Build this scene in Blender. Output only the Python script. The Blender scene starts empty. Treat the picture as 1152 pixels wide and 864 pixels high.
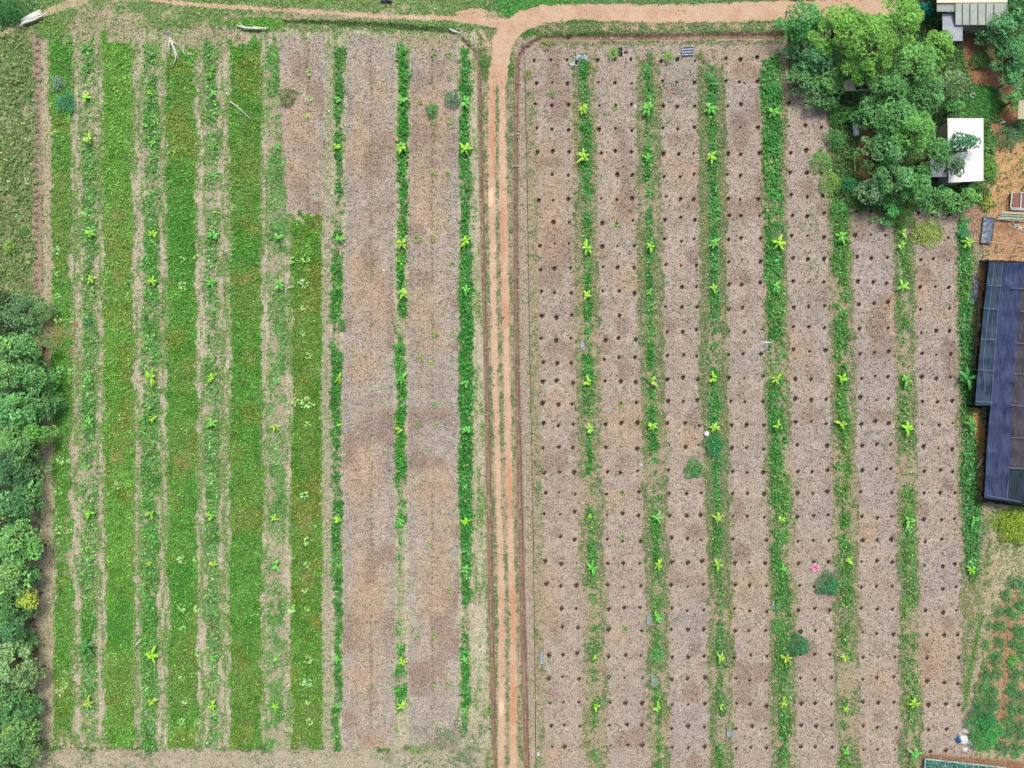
import bpy, math, random
import numpy as np
from mathutils import Vector

# ------------------------------------------------------------------ camera, sky, sun, exposure
scene = bpy.context.scene
H = 88.9                       # drone height above the field, metres
S = 8.64                       # photo pixels per metre on the ground (photo 1152 px wide)
cam_d = bpy.data.cameras.new('camera'); cam_d.lens = 24; cam_d.sensor_width = 36
cam_d.clip_start = 1; cam_d.clip_end = 9000
cam = bpy.data.objects.new('camera', cam_d); scene.collection.objects.link(cam)
cam.location = (0, 0, H); scene.camera = cam

SUN_EL, SUN_AZ = math.radians(58), math.radians(12)      # azimuth from north (photo top) to the east
world = bpy.data.worlds.new('World'); scene.world = world; world.use_nodes = True
wn = world.node_tree
sky = wn.nodes.new('ShaderNodeTexSky'); sky.sky_type = 'NISHITA'; sky.sun_disc = False
sky.sun_elevation = SUN_EL; sky.sun_rotation = SUN_AZ
sky.air_density = 1.0; sky.dust_density = 6.0; sky.ozone_density = 1.0
wn.links.new(sky.outputs[0], wn.nodes['Background'].inputs[0])
wn.nodes['Background'].inputs[1].default_value = 0.11
sd = bpy.data.lights.new('sun', 'SUN'); sd.energy = 1.6; sd.angle = math.radians(15); sd.color = (1, .955, .88)
sun = bpy.data.objects.new('sun', sd); scene.collection.objects.link(sun)
dirv = Vector((math.cos(SUN_EL)*math.sin(SUN_AZ), math.cos(SUN_EL)*math.cos(SUN_AZ), math.sin(SUN_EL)))
sun.rotation_euler = dirv.to_track_quat('Z', 'Y').to_euler(); sun.location = dirv*200
scene.view_settings.view_transform = 'Standard'; scene.view_settings.look = 'None'
scene.view_settings.exposure = 0.62; scene.view_settings.gamma = 1
scene.view_settings.use_curve_mapping = False
scene.cycles.max_bounces = 5; scene.cycles.diffuse_bounces = 3; scene.cycles.transparent_max_bounces = 6

rng = np.random.default_rng(7); random.seed(7)
COL = scene.collection
K = 1.55
def lin(c):
    c = np.asarray(c, float)/255.0
    return np.where(c <= .04045, c/12.92, ((c+.055)/1.055)**2.4)
def C(r, g, b, k=K): return tuple(float(v) for v in lin((r, g, b))/k)

# ------------------------------------------------------------------ helpers
def W(px, py, h=0.0):          # where a thing h metres tall stands, read off the survey photo
    f = (H-h)/H
    return ((px-576)/S*f, (432-py)/S*f)
def P3(px, py, h): x, y = W(px, py, h); return (x, y, h)

def link(o, parent=None):
    COL.objects.link(o)
    if parent is not None: o.parent = parent
    return o
def tag(o, label, cat=None, group=None, kind=None):
    if label: o['label'] = label
    if cat: o['category'] = cat
    if group: o['group'] = group
    if kind: o['kind'] = kind
    return o
def empty(name, loc, rz=0, sc=1):
    o = bpy.data.objects.new(name, None); o.empty_display_size = .3
    o.location = loc; o.rotation_euler = (0, 0, rz); o.scale = (sc, sc, sc)
    return link(o)
def mesh_np(name, V, F, cols=None, smooth=False):
    V = np.asarray(V, np.float32); F = np.asarray(F, np.int32)
    me = bpy.data.meshes.new(name); n = F.shape[1]
    me.vertices.add(len(V)); me.vertices.foreach_set('co', V.ravel())
    me.loops.add(F.size); me.loops.foreach_set('vertex_index', F.ravel())
    me.polygons.add(len(F)); me.polygons.foreach_set('loop_start', np.arange(0, F.size, n, dtype=np.int32))
    try: me.polygons.foreach_set('loop_total', np.full(len(F), n, np.int32))
    except Exception: pass
    if cols is not None:
        a = me.attributes.new('Col', 'FLOAT_COLOR', 'POINT')
        c = np.ones((len(V), 4), np.float32); c[:, :3] = cols; a.data.foreach_set('color', c.ravel())
    if smooth: me.polygons.foreach_set('use_smooth', np.ones(len(F), bool))
    me.update(calc_edges=True); me.validate()
    return me
def obj(name, me, mat, parent=None, loc=None):
    if mat is not None and not me.materials: me.materials.append(mat)
    o = bpy.data.objects.new(name, me)
    if loc is not None: o.location = loc
    return link(o, parent)

class MB:                       # small polygon collector
    def __init__(s): s.v = []; s.f = []; s.m = []
    def quad(s, *p, m=0):
        i = len(s.v); s.v += [tuple(q) for q in p]; s.f.append(tuple(range(i, i+len(p)))); s.m.append(m)
    def box(s, c, d, rz=0, rx=0, m=0):
        cx, cy, cz = c; dx, dy, dz = d[0]/2, d[1]/2, d[2]/2
        ca, sa, cb, sb = math.cos(rz), math.sin(rz), math.cos(rx), math.sin(rx)
        i = len(s.v)
        for z in (-dz, dz):
            for x, y in ((-dx, -dy), (dx, -dy), (dx, dy), (-dx, dy)):
                y2, z2 = y*cb-z*sb, y*sb+z*cb
                s.v.append((cx+x*ca-y2*sa, cy+x*sa+y2*ca, cz+z2))
        for f in ((3, 2, 1, 0), (4, 5, 6, 7), (0, 1, 5, 4), (1, 2, 6, 5), (2, 3, 7, 6), (3, 0, 4, 7)):
            s.f.append(tuple(i+k for k in f)); s.m.append(m)
    def tube(s, pts, r, n=6, m=0, cap=True):
        pts = [Vector(p) for p in pts]
        if not hasattr(r, '__len__'): r = [r]*len(pts)
        rings = []
        for k, p in enumerate(pts):
            t = (pts[min(k+1, len(pts)-1)]-pts[max(k-1, 0)]).normalized()
            u = t.orthogonal().normalized() if k == 0 else (uprev - t*uprev.dot(t)).normalized()
            uprev = u; w = t.cross(u); i = len(s.v)
            for a in range(n):
                an = 2*math.pi*a/n
                s.v.append(tuple(p+(u*math.cos(an)+w*math.sin(an))*r[k]))
            rings.append(i)
        for a, b in zip(rings, rings[1:]):
            for q in range(n):
                s.f.append((a+q, a+(q+1) % n, b+(q+1) % n, b+q)); s.m.append(m)
        if cap:
            s.f.append(tuple(rings[0]+q for q in reversed(range(n)))); s.m.append(m)
            s.f.append(tuple(rings[-1]+q for q in range(n))); s.m.append(m)
    def build(s, name, mats, parent=None, loc=None, smooth=False):
        me = bpy.data.meshes.new(name); me.from_pydata(s.v, [], s.f)
        if not isinstance(mats, (list, tuple)): mats = [mats]
        for q in mats: me.materials.append(q)
        me.polygons.foreach_set('material_index', s.m)
        if smooth: me.polygons.foreach_set('use_smooth', [True]*len(s.f))
        me.update()
        return obj(name, me, None, parent, loc)

# ------------------------------------------------------------------ numpy value noise
_L = [np.random.default_rng(100+i).random((256, 256)).astype(np.float32) for i in range(24)]
def vn(x, y, sc, seed):
    L = _L[seed % 24]; x = np.asarray(x)/sc+seed*17.3; y = np.asarray(y)/sc+seed*9.1
    xi = np.floor(x).astype(np.int64); yi = np.floor(y).astype(np.int64)
    fx = x-xi; fy = y-yi; fx = fx*fx*(3-2*fx); fy = fy*fy*(3-2*fy)
    a = L[xi % 256, yi % 256]; b = L[(xi+1) % 256, yi % 256]; c = L[xi % 256, (yi+1) % 256]; d = L[(xi+1) % 256, (yi+1) % 256]
    return (a*(1-fx)+b*fx)*(1-fy)+(c*(1-fx)+d*fx)*fy
def fb(x, y, sc, seed, o=3):
    t = 0; w = 0; a = 1.0
    for i in range(o): t = t+a*vn(x, y, sc/(2**i), seed+i); w += a; a *= .55
    return t/w
def sm(t): t = np.clip(t, 0, 1); return t*t*(3-2*t)

# ------------------------------------------------------------------ materials
def newmat(name):
    m = bpy.data.materials.new(name); m.use_nodes = True; nt = m.node_tree
    return m, nt, nt.nodes['Principled BSDF']
def ND(nt, typ, **kw):
    n = nt.nodes.new(typ)
    for k, v in kw.items():
        if k in ('operation', 'blend_type', 'data_type', 'attribute_name', 'noise_dimensions', 'feature', 'wave_type', 'bands_direction', 'clamp', 'interpolation_type', 'attribute_type'): setattr(n, k, v)
    return n
def noise(nt, scale, detail=3, rough=.6, coord='Object', stretch=None):
    tc = nt.nodes.new('ShaderNodeTexCoord'); n = nt.nodes.new('ShaderNodeTexNoise')
    n.inputs['Scale'].default_value = scale; n.inputs['Detail'].default_value = detail; n.inputs['Roughness'].default_value = rough
    src = tc.outputs[coord]
    if coord == 'World':
        pass
    if stretch:
        mp = nt.nodes.new('ShaderNodeMapping'); mp.inputs['Scale'].default_value = stretch
        nt.links.new(src, mp.inputs[0]); src = mp.outputs[0]
    nt.links.new(src, n.inputs['Vector']); return n
def mathn(nt, op, a, b=None, c=None, clamp=False):
    n = nt.nodes.new('ShaderNodeMath'); n.operation = op; n.use_clamp = clamp
    for i, v in enumerate((a, b, c)):
        if v is None: continue
        if isinstance(v, (int, float)): n.inputs[i].default_value = v
        else: nt.links.new(v, n.inputs[i])
    return n.outputs[0]
def maprange(nt, v, a, b, c, d, smooth=False):
    n = nt.nodes.new('ShaderNodeMapRange')
    if smooth: n.interpolation_type = 'SMOOTHSTEP'
    nt.links.new(v, n.inputs[0])
    for i, q in enumerate((a, b, c, d)): n.inputs[i+1].default_value = q
    return n.outputs[0]
def scalecol(nt, col, fac):
    n = nt.nodes.new('ShaderNodeVectorMath'); n.operation = 'SCALE'
    nt.links.new(col, n.inputs[0]); nt.links.new(fac, n.inputs['Scale']); return n.outputs[0]
def simple(name, col, rough=.7, var=.25, scale=3.0, col2=None, metallic=0, bump=0, stretch=None, spec=.3):
    m, nt, p = newmat(name); n = noise(nt, scale, 4, .65, stretch=stretch)
    mx = nt.nodes.new('ShaderNodeMix'); mx.data_type = 'RGBA'
    nt.links.new(maprange(nt, n.outputs['Fac'], .35, .65, 0, 1), mx.inputs[0])
    c2 = col2 if col2 else tuple(v*(1-var) for v in col)
    mx.inputs[6].default_value = (*col, 1); mx.inputs[7].default_value = (*c2, 1)
    nt.links.new(mx.outputs[2], p.inputs['Base Color'])
    p.inputs['Roughness'].default_value = rough; p.inputs['Metallic'].default_value = metallic
    p.inputs['Specular IOR Level'].default_value = spec
    if bump:
        b = nt.nodes.new('ShaderNodeBump'); b.inputs['Strength'].default_value = bump; b.inputs['Distance'].default_value = .05
        nt.links.new(n.outputs['Fac'], b.inputs['Height']); nt.links.new(b.outputs[0], p.inputs['Normal'])
    return m
def ground_mat():
    m, nt, p = newmat('field_soil_and_cover')
    A = ND(nt, 'ShaderNodeAttribute', attribute_name='Col'); G = ND(nt, 'ShaderNodeAttribute', attribute_name='Green')
    n1 = noise(nt, 2.1, 5, .7); n2 = noise(nt, 5.5, 3, .7); n3 = noise(nt, .55, 3, .6); n4 = noise(nt, 3.3, 3, .6); n5 = noise(nt, 1.3, 4, .75)
    # litter brightness: fine speckle of straw and soil
    f = mathn(nt, 'ADD', mathn(nt, 'MULTIPLY', maprange(nt, n2.outputs['Fac'], .32, .68, .62, 1.39), maprange(nt, n5.outputs['Fac'], .3, .7, .84, 1.18)), maprange(nt, n3.outputs['Fac'], .3, .7, -.07, .07))
    sm_ = maprange(nt, G.outputs['Alpha'], -.36, -.05, .38, 1)
    f = mathn(nt, 'ADD', mathn(nt, 'MULTIPLY', mathn(nt, 'SUBTRACT', f, 1.0), sm_), 1.0)
    base = scalecol(nt, A.outputs['Color'], f)
    g = mathn(nt, 'ADD', maprange(nt, n4.outputs['Fac'], .3, .7, .5, 1.45), maprange(nt, n2.outputs['Fac'], .3, .7, -.3, .3))
    gr = scalecol(nt, G.outputs['Color'], g)
    k = mathn(nt, 'ADD', n1.outputs['Fac'], mathn(nt, 'MULTIPLY', mathn(nt, 'SUBTRACT', G.outputs['Alpha'], .5), .62))
    k = maprange(nt, k, .42, .58, 0, 1, True)
    mx = nt.nodes.new('ShaderNodeMix'); mx.data_type = 'RGBA'
    nt.links.new(k, mx.inputs[0]); nt.links.new(base, mx.inputs[6]); nt.links.new(gr, mx.inputs[7])
    nt.links.new(mx.outputs[2], p.inputs['Base Color'])
    p.inputs['Roughness'].default_value = .95; p.inputs['Specular IOR Level'].default_value = .12
    b = nt.nodes.new('ShaderNodeBump'); b.inputs['Strength'].default_value = .7; b.inputs['Distance'].default_value = .12
    nt.links.new(n2.outputs['Fac'], b.inputs['Height']); nt.links.new(b.outputs[0], p.inputs['Normal'])
    return m
M_GROUND = ground_mat()
def leaf_mat(name, objcol=False, rough=.55, trans=.25):
    m, nt, p = newmat(name)
    A = ND(nt, 'ShaderNodeAttribute', attribute_name='Col'); src = A.outputs['Color']
    if objcol:
        oi = nt.nodes.new('ShaderNodeObjectInfo'); vm = nt.nodes.new('ShaderNodeVectorMath'); vm.operation = 'MULTIPLY'
        nt.links.new(src, vm.inputs[0]); nt.links.new(oi.outputs['Color'], vm.inputs[1]); src = vm.outputs[0]
    n = noise(nt, 6, 2, .6); src = scalecol(nt, src, maprange(nt, n.outputs['Fac'], .3, .7, .82, 1.18))
    nt.links.new(src, p.inputs['Base Color']); p.inputs['Roughness'].default_value = rough
    p.inputs['Specular IOR Level'].default_value = .3
    tr = nt.nodes.new('ShaderNodeBsdfTranslucent'); nt.links.new(src, tr.inputs[0])
    mix = nt.nodes.new('ShaderNodeMixShader'); mix.inputs[0].default_value = trans
    nt.links.new(p.outputs[0], mix.inputs[1]); nt.links.new(tr.outputs[0], mix.inputs[2])
    nt.links.new(mix.outputs[0], nt.nodes['Material Output'].inputs[0])
    return m
M_LEAF = leaf_mat('leaf'); M_LEAFO = leaf_mat('tinted_leaf', True); M_STRAW = leaf_mat('dry_straw', rough=.9, trans=.1)
M_BARK = simple('bark', (.16, .12, .085), .9, .4, 6, bump=.5)
M_STEM = simple('green_stem', C(120, 150, 70), .7, .3, 8)
M_DEAD = simple('bleached_dead_wood', tuple(1.25*v for v in C(232, 232, 222)), .85, .15, 8)
M_HOLE = simple('dark_moist_soil', (.10, .075, .06), 1, .3, 9, bump=.6, spec=.05)
M_RIM = simple('loose_dug_soil', C(172, 150, 132), 1, .3, 7, bump=.6, spec=.05)

# ------------------------------------------------------------------ survey of the field (photo pixel units on the ground plane)
STEP = 1.3
dx = np.arange(-36, 1190, STEP); dy = np.arange(-36, 902, STEP)
ext = np.array([6, 16, 36, 76, 160, 330, 700, 1500, 3200, 7000, 14000, 26000.])
gx = np.concatenate([dx[0]-ext[::-1], dx, dx[-1]+ext]); gy = np.concatenate([dy[0]-ext[::-1], dy, dy[-1]+ext])
PX, PY = np.meshgrid(gx, gy); NY, NX = PX.shape
PX = PX.astype(np.float32); PY = PY.astype(np.float32)
col = np.zeros((NY, NX, 3), np.float32); gc = np.zeros((NY, NX, 3), np.float32)
cov = np.zeros((NY, NX), np.float32); lit = np.full((NY, NX), .3, np.float32)     # litter density
hgt = np.zeros((NY, NX), np.float32); gh = np.full((NY, NX), .12, np.float32)     # weed height
idm = np.zeros((NY, NX), np.int16); road = np.zeros((NY, NX), np.float32); dit = np.zeros((NY, NX), np.float32)
nA = fb(PX, PY, 60, 1); nB = fb(PX, PY, 22, 5); nC = fb(PX, PY, 7, 9, 2); nD = fb(PX, PY, 120, 12)
wob = (fb(PX, PY, 14, 15, 3)-.5)*.7+(fb(PX, PY, 5, 19, 2)-.5)*.9
def mixc(dst, m, c): dst += (np.asarray(c, np.float32)-dst)*m[..., None]
def mixs(dst, m, v): dst += (v-dst)*m
col[:] = (160, 158, 118); gc[:] = (112, 146, 80); cov[:] = .62
mixc(col, sm((nA-.5)*5), (182, 170, 140)); mixc(gc, sm((nB-.45)*4), (92, 140, 66))
cov += (nB-.5)*.9

def edges(pts):
    ys = [p[0] for p in pts]
    xl = np.interp(PY, ys, [p[1] for p in pts]); xr = np.interp(PY, ys, [p[2] for p in pts]); return xl, xr
def smask(pts, y0, y1, e=2.0, w=4.0, rag=0, ye=14):
    xl, xr = edges(pts); q = wob*w
    if rag: sd_ = int(pts[0][1]); xl = xl+(fb(PX*0, PY, 26, sd_ % 19, 3)-.5)*rag; xr = xr+(fb(PX*0, PY, 22, (sd_+7) % 19, 3)-.5)*rag
    return sm((PX-xl+q)/e+.5)*sm((xr-PX+q)/e+.5)*sm((PY-y0+wob*ye)/5+.5)*sm((y1-PY+wob*ye)/5+.5)
def blob(cx, cy, rx, ry, soft=.35, w=.9):
    d = np.sqrt(((PX-cx)/rx)**2+((PY-cy)/ry)**2)+wob*w
    return sm((1-d)/soft+.5)
def polyd(pts):                 # distance to a polyline with a width per vertex
    best = np.full(PX.shape, 1e9, np.float32); wid = np.zeros(PX.shape, np.float32)
    for (ax, ay, aw), (bx, by, bw) in zip(pts, pts[1:]):
        vx, vy = bx-ax, by-ay; t = np.clip(((PX-ax)*vx+(PY-ay)*vy)/(vx*vx+vy*vy), 0, 1)
        d = np.hypot(PX-ax-t*vx, PY-ay-t*vy); k = d < best
        best = np.where(k, d, best); wid = np.where(k, aw+t*(bw-aw), wid)
    return best, wid
def pmask(pts, e=1.6, w=2.0):
    d, wd = polyd(pts); return sm((wd/2-d+wob*w)/e+.5)

# the two fields as a whole
fieldL = [(30, 46, 536), (223, 50, 541), (432, 52, 546), (632, 54, 549), (860, 56, 552)]
fieldR = [(30, 580, 1120), (223, 580, 1110), (432, 582, 1108), (632, 586, 1100), (860, 590, 1096)]
m = smask(fieldL, 34, 840, 4)
mixc(col, m, (190, 184, 158)); mixc(gc, m, (136, 172, 98)); mixs(cov, m, np.interp(PX, [0, 60, 380, 400], [.5, .54, .5, .38]).astype(np.float32)); mixc(col, m*sm((nC-.5)*6)*.7, (206, 198, 176)); mixs(lit, m, .8)
col -= (m*(nB-.5)*30)[..., None]
cov += m*((nC-.5)*.7+(nB-.5)*.5+(vn(PX*2.4, PY*.3, 7, 11)-.5)*.75)
mr = smask(fieldR, 44, 900, 4)
mixc(col, mr, (182, 168, 150)); mixc(gc, mr, (120, 142, 92)); mixs(cov, mr, .2); mixs(lit, mr, .9)
# reddish tilled edge on the far left
for pts, y0, y1 in (([(0, 36, 47), (300, 37, 47), (340, 40, 50)], 28, 335), ([(560, 33, 43), (640, 34, 44), (860, 33, 40)], 560, 770)):
    t = smask(pts, y0, y1, 2)
    mixc(col, t, (170, 152, 132)); mixs(cov, t, .2); mixs(lit, t, .4)
    st = sm((np.cos(PY/8.3*2*math.pi+wob*2)-.2)*1.4)*t*sm(1-np.abs(PX-np.interp(PY, [0, 600, 800], [41.5, 38.5, 37.5]))/4)
    col -= (st*60)[..., None]; hgt -= st*.12
t = smask([(0, 47, 56), (330, 49, 60), (420, 50, 60), (600, 44, 60), (860, 42, 62)], 30, 830, 3)
mixc(col, t, (188, 178, 150)); mixs(cov, t, .3)
t = blob(70, 375, 16, 22); mixc(col, t, (160, 136, 105)); mixs(cov, t, .25)
t = blob(50, 396, 14, 6); mixc(col, t, (160, 130, 108)); mixs(cov, t, .15)

# mulched beds -------------------------------------------------
BEDS = {
 'M0': ([(40, 316, 366), (120, 312, 368), (245, 309, 373)], 42, 243), 'M1': ([(40, 390, 443), (223, 388, 444), (432, 386, 443), (632, 386, 444), (860, 386, 444)], 42, 842),
 'M2': ([(40, 462, 514), (223, 459, 516), (432, 459, 515), (632, 460, 516), (860, 460, 515)], 46, 842),
 'A': ([(40, 586, 641), (223, 600, 643), (432, 606, 646), (632, 608, 652), (860, 610, 655)], 50, 900),
 'B': ([(40, 671, 716), (223, 672, 716), (432, 678, 718), (632, 682, 722), (860, 684, 727)], 52, 900),
 'C': ([(40, 743, 784), (223, 745, 785), (432, 748, 787), (632, 754, 795), (860, 754, 797)], 52, 900),
 'D': ([(40, 815, 856), (223, 817, 857), (432, 820, 861), (632, 825, 865), (860, 828, 868)], 52, 900),
 'E': ([(80, 880, 936), (223, 884, 932), (432, 890, 934), (632, 896, 938), (860, 897, 942)], 75, 900),
 'F': ([(223, 957, 1005), (432, 957, 1008), (632, 961, 1009), (860, 965, 1014)], 228, 900),
 'G': ([(223, 1028, 1075), (432, 1029, 1078), (632, 1034, 1080), (860, 1038, 1086)], 232, 900)}
for k, (pts, y0, y1) in BEDS.items():
    t = smask(pts, y0, y1, 3, 5, 4, 24)
    mixc(col, t, (184, 171, 157)); mixs(cov, t, .09); mixs(lit, t, 1.0); cov[:] += t*(nB-.5)*.25
    xl, xr = edges(pts); u = np.abs((PX-xl)/(xr-xl)-.5)*2
    if k[0] == 'M':             # grey fringe of old straw at the bed's sides, tan soil between
        f = t*sm((u-.62)/.2); mixc(col, f, (180, 172, 160)); mixs(cov, f, .16)
        mixc(col, t*sm((.72-u)/.3)*sm((nA-.42)*5)*.45, (190, 167, 142))
        for cxs in (0.0,):      # drip line: wet spots every 0.7 m
            xc = {'M0': 346.5, 'M1': 417.5, 'M2': 486.5}[k]
            sp = sm((np.cos(PY/6.2*2*math.pi)+.35))*sm((1.7-np.abs(PX-xc-wob*3))/1.2)*t*sm((vn(PX*0, PY, 14, 3)-.25)*3)
            col -= (sp*np.float32(1))[..., None]*np.array((60, 54, 46), np.float32)
            ln = sm((2.6-np.abs(PX-xc-wob*3))/2)*t*.5*sm((vn(PX*0, PY, 30, 8)-.3)*3); mixc(col, ln, (148, 128, 98)); mixs(cov, ln, .3)
    else:
        f = t*sm((u-.78)/.2); mixc(col, f*.6, (174, 164, 146)); mixs(cov, f, .18)
    mixc(col, t*sm((nA-.58)*5)*.6, (192, 169, 144)); mixc(col, t*sm((nD-.55)*6)*.6, (176, 167, 160)); col[:] += ((nC-.5)*t*20+(nB-.5)*t*18)[..., None]
    mixc(col, t*sm((vn(PX, PY, 26, 20)-.68)*6)*.7, (160, 140, 126))
for cx, cy, rx, ry in ((403, 160, 9, 26), (430, 108, 8, 12), (402, 320, 10, 34), (425, 330, 10, 30), (705, 317, 16, 12), (835, 70, 16, 14),
                       (618, 668, 11, 34), (768, 195, 14, 12), (610, 852, 26, 10), (895, 392, 14, 18), (975, 592, 12, 14), (422, 835, 14, 14),
                       (772, 498, 9, 10), (488, 545, 26, 22), (990, 765, 14, 14), (580, 363, 4, 22), (1035, 335, 10, 20), (620, 232, 14, 40),
                       (408, 760, 12, 16), (412, 680, 14, 20), (880, 355, 5, 20), (1060, 740, 22, 30), (1005, 355, 10, 18), (625, 452, 10, 12), (702, 475, 22, 26)):
    t = blob(cx, cy, rx*1.1, ry*1.1, 1.5, 1.6); mixc(col, t*(.2+nB*.5), (196, 166, 134)); mixs(lit, t*.5, .6)
for cx, cy, rx, ry in ((832, 140, 10, 12), (508, 165, 9, 24), (420, 440+38, 20, 14), (640, 350, 20, 10), (960, 405, 10, 20), (452, 520, 22, 20), (470, 90, 10, 14)):
    t = blob(cx, cy, rx, ry, .9); mixc(col, t*.35, (146, 132, 126))
t = blob(915, 285, 7, 60, .8)*.8; mixs(cov, t, .42)
t = blob(765, 100, 22, 26, .8); mixs(cov, t, .3)

# green strips ---------------------------------------------------
STR = []   # (key, pts, y0, y1, cover, colour, second colour, height, description)
def strip(key, pts, y0, y1, cv, c1, c2, h, desc, e=None, w=6, name='weed_row'):
    e = e or (3.5 if name == 'grass_strip' else 4.5)
    i = len(STR)+1; STR.append((key, desc, name)); t = smask(pts, y0, y1, e, w, 6.5, 34)
    mixc(gc, t, c1); mixc(gc, t*sm((fb(PX, PY, 30, 2+i)-.52)*5), c2); gc[:] += ((fb(PX, PY, 10, 3+i)-.5)*t*44)[..., None]
    mixs(cov, t, cv); cov[:] += t*((nC-.5)*.6+(nB-.5)*.7+(fb(PX, PY, 34, 7+i)-.5)*.7)*(1.2 if cv < .9 else .6)
    mixs(gh, t, h); mixs(lit, t, .3); idm[t > .5] = i; mixc(col, t*.6, (168, 160, 132)); return t
G1, G2, OL = (96, 166, 62), (112, 176, 68), (124, 164, 66)
strip('a', [(30, 56, 81), (223, 59, 80), (432, 60, 80), (632, 62, 81), (860, 60, 80)], 40, 822, .88, (104, 168, 68), (122, 164, 68), .2, 'broad grass strip nearest the left edge of the field', name='grass_strip')
strip('b', [(30, 116, 149), (223, 117, 149), (432, 118, 150), (632, 120, 151), (860, 120, 150)], 46, 838, 1.0, G2, OL, .2, 'broad grass strip, second from the left edge', name='grass_strip')
strip('c', [(30, 187, 219), (223, 188, 220), (432, 188, 221), (632, 190, 222), (860, 190, 222)], 60, 842, .98, G1, OL, .2, 'broad grass strip, third from the left edge', name='grass_strip')
strip('d', [(30, 259, 294), (223, 259, 292), (432, 260, 293), (632, 260, 296), (860, 260, 292)], 48, 842, .94, (94, 162, 60), (120, 160, 64), .2, 'broad grass strip, fourth from the left edge', name='grass_strip')
strip('e', [(240, 328, 363), (432, 329, 362), (632, 328, 363), (860, 328, 363)], 243, 842, .97, (98, 158, 56), (122, 152, 58), .2, 'shorter broad grass strip beginning below a bare patch', name='grass_strip')
LB = (108, 168, 84); LB2 = (130, 176, 100)
strip('L1', [(30, 91, 106), (223, 93, 108), (432, 91, 109), (632, 91, 108), (860, 92, 107)], 44, 830, .64, LB, LB2, .22, 'narrow green banana row nearest the left edge')
strip('L2', [(30, 164, 177), (223, 162, 179), (432, 160, 178), (632, 160, 178), (860, 160, 176)], 50, 848, .72, LB, (90, 168, 70), .22, 'narrow green banana row, second from the left edge')
strip('L3', [(30, 230, 245), (223, 232, 246), (432, 231, 247), (632, 232, 246), (860, 233, 248)], 50, 840, .62, LB, LB2, .22, 'narrow green banana row, third from the left edge')
strip('L4', [(30, 300, 311), (223, 302, 322), (432, 302, 322), (632, 302, 320), (860, 302, 320)], 50, 850, .52, LB, LB2, .2, 'sparse green banana row, fourth from the left edge')
t4 = smask([(40, 366, 376), (260, 362, 372), (860, 362, 374)], 50, 850, 3); mixc(col, t4, (186, 178, 156)); mixs(cov, t4, .42)
strip('L5', [(50, 378, 387), (223, 376, 385), (280, 373, 385), (432, 373, 384), (632, 375, 384), (860, 375, 383)], 50, 845, .76, (74, 150, 62), (92, 162, 80), .25, 'thin green banana row on the left side of the wide bare bed')
strip('L6', [(50, 449, 459), (223, 448, 458), (432, 446, 455), (560, 446, 456), (620, 449, 454), (720, 448, 454), (760, 446, 457), (860, 447, 456)], 50, 805, .84, (66, 158, 56), (92, 170, 60), .28, 'thin green banana row between the two bare beds left of the road')
strip('L7', [(50, 518, 527), (223, 518, 529), (380, 517, 532), (560, 517, 532), (632, 520, 530), (860, 518, 525)], 58, 830, .9, (66, 156, 62), (84, 165, 80), .3, 'thick green banana row nearest the road, left side')
FR = (124, 150, 98); FR2 = (142, 156, 98)
def fringe(pts, y0, y1, cv=.6):
    t = smask(pts, y0, y1, 3.2, 7, 6, 30); mixc(gc, t, FR); mixc(gc, t*sm((nB-.5)*5), FR2); mixs(cov, t, cv); mixs(gh, t, .12)
    mixc(col, t, (176, 164, 138)); cov[:] += t*(nC-.5)*.6
for pts, y0, cv in (([(50, 644, 670), (223, 644, 672), (432, 648, 676), (632, 654, 680), (860, 658, 684)], 62, .55),
                ([(50, 716, 743), (223, 716, 745), (432, 720, 748), (632, 724, 753), (860, 730, 753)], 66, .62),
                ([(50, 786, 815), (223, 786, 818), (432, 788, 820), (632, 796, 824), (860, 798, 826)], 70, .72),
                ([(50, 854, 884), (223, 858, 886), (432, 860, 888), (632, 864, 894), (860, 866, 896)], 78, .6),
                ([(100, 930, 962), (223, 932, 960), (432, 934, 962), (632, 936, 966), (860, 940, 968)], 120, .55),
                ([(200, 1004, 1030), (432, 1006, 1030), (632, 1010, 1034), (860, 1012, 1040)], 236, .68),
                ([(240, 1076, 1100), (432, 1076, 1102), (560, 1078, 1112), (640, 1082, 1110), (700, 1082, 1112), (760, 1082, 1102), (860, 1080, 1096)], 236, .55),
                ([(60, 590, 602), (223, 594, 606), (432, 596, 608), (632, 600, 612), (860, 603, 614)], 100, .40)):
    fringe(pts, y0, 905 if y0 != 236 or pts[0][1] < 1050 else 780, cv)
RB = (76, 158, 66); RB2 = (100, 170, 78)
strip('R1', [(60, 653, 661), (223, 655, 665), (432, 658, 667), (632, 662, 671), (860, 668, 674)], 68, 905, .72, RB, (120, 160, 86), .25, 'green banana row nearest the road, right side')
strip('R2', [(60, 724, 733), (223, 726, 735), (432, 729, 736), (632, 735, 742), (860, 738, 744)], 72, 905, .82, RB, RB2, .25, 'green banana row, second to the right of the road')
strip('R3', [(60, 795, 804), (223, 799, 808), (432, 799, 808), (632, 804, 812), (860, 807, 815)], 72, 905, .88, (72, 156, 70), RB2, .25, 'green banana row, third to the right of the road')
strip('R4', [(60, 856, 877), (223, 861, 880), (372, 863, 881), (432, 865, 883), (632, 870, 887), (740, 872, 888), (860, 877, 888)], 66, 905, .82, (74, 156, 66), (104, 166, 76), .35, 'widest green banana row of the right field')
strip('R5', [(100, 936, 950), (260, 936, 954), (432, 940, 954), (632, 944, 958), (860, 946, 958)], 225, 905, .74, (88, 156, 66), (112, 162, 70), .25, 'green banana row, fifth to the right of the road')
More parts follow.
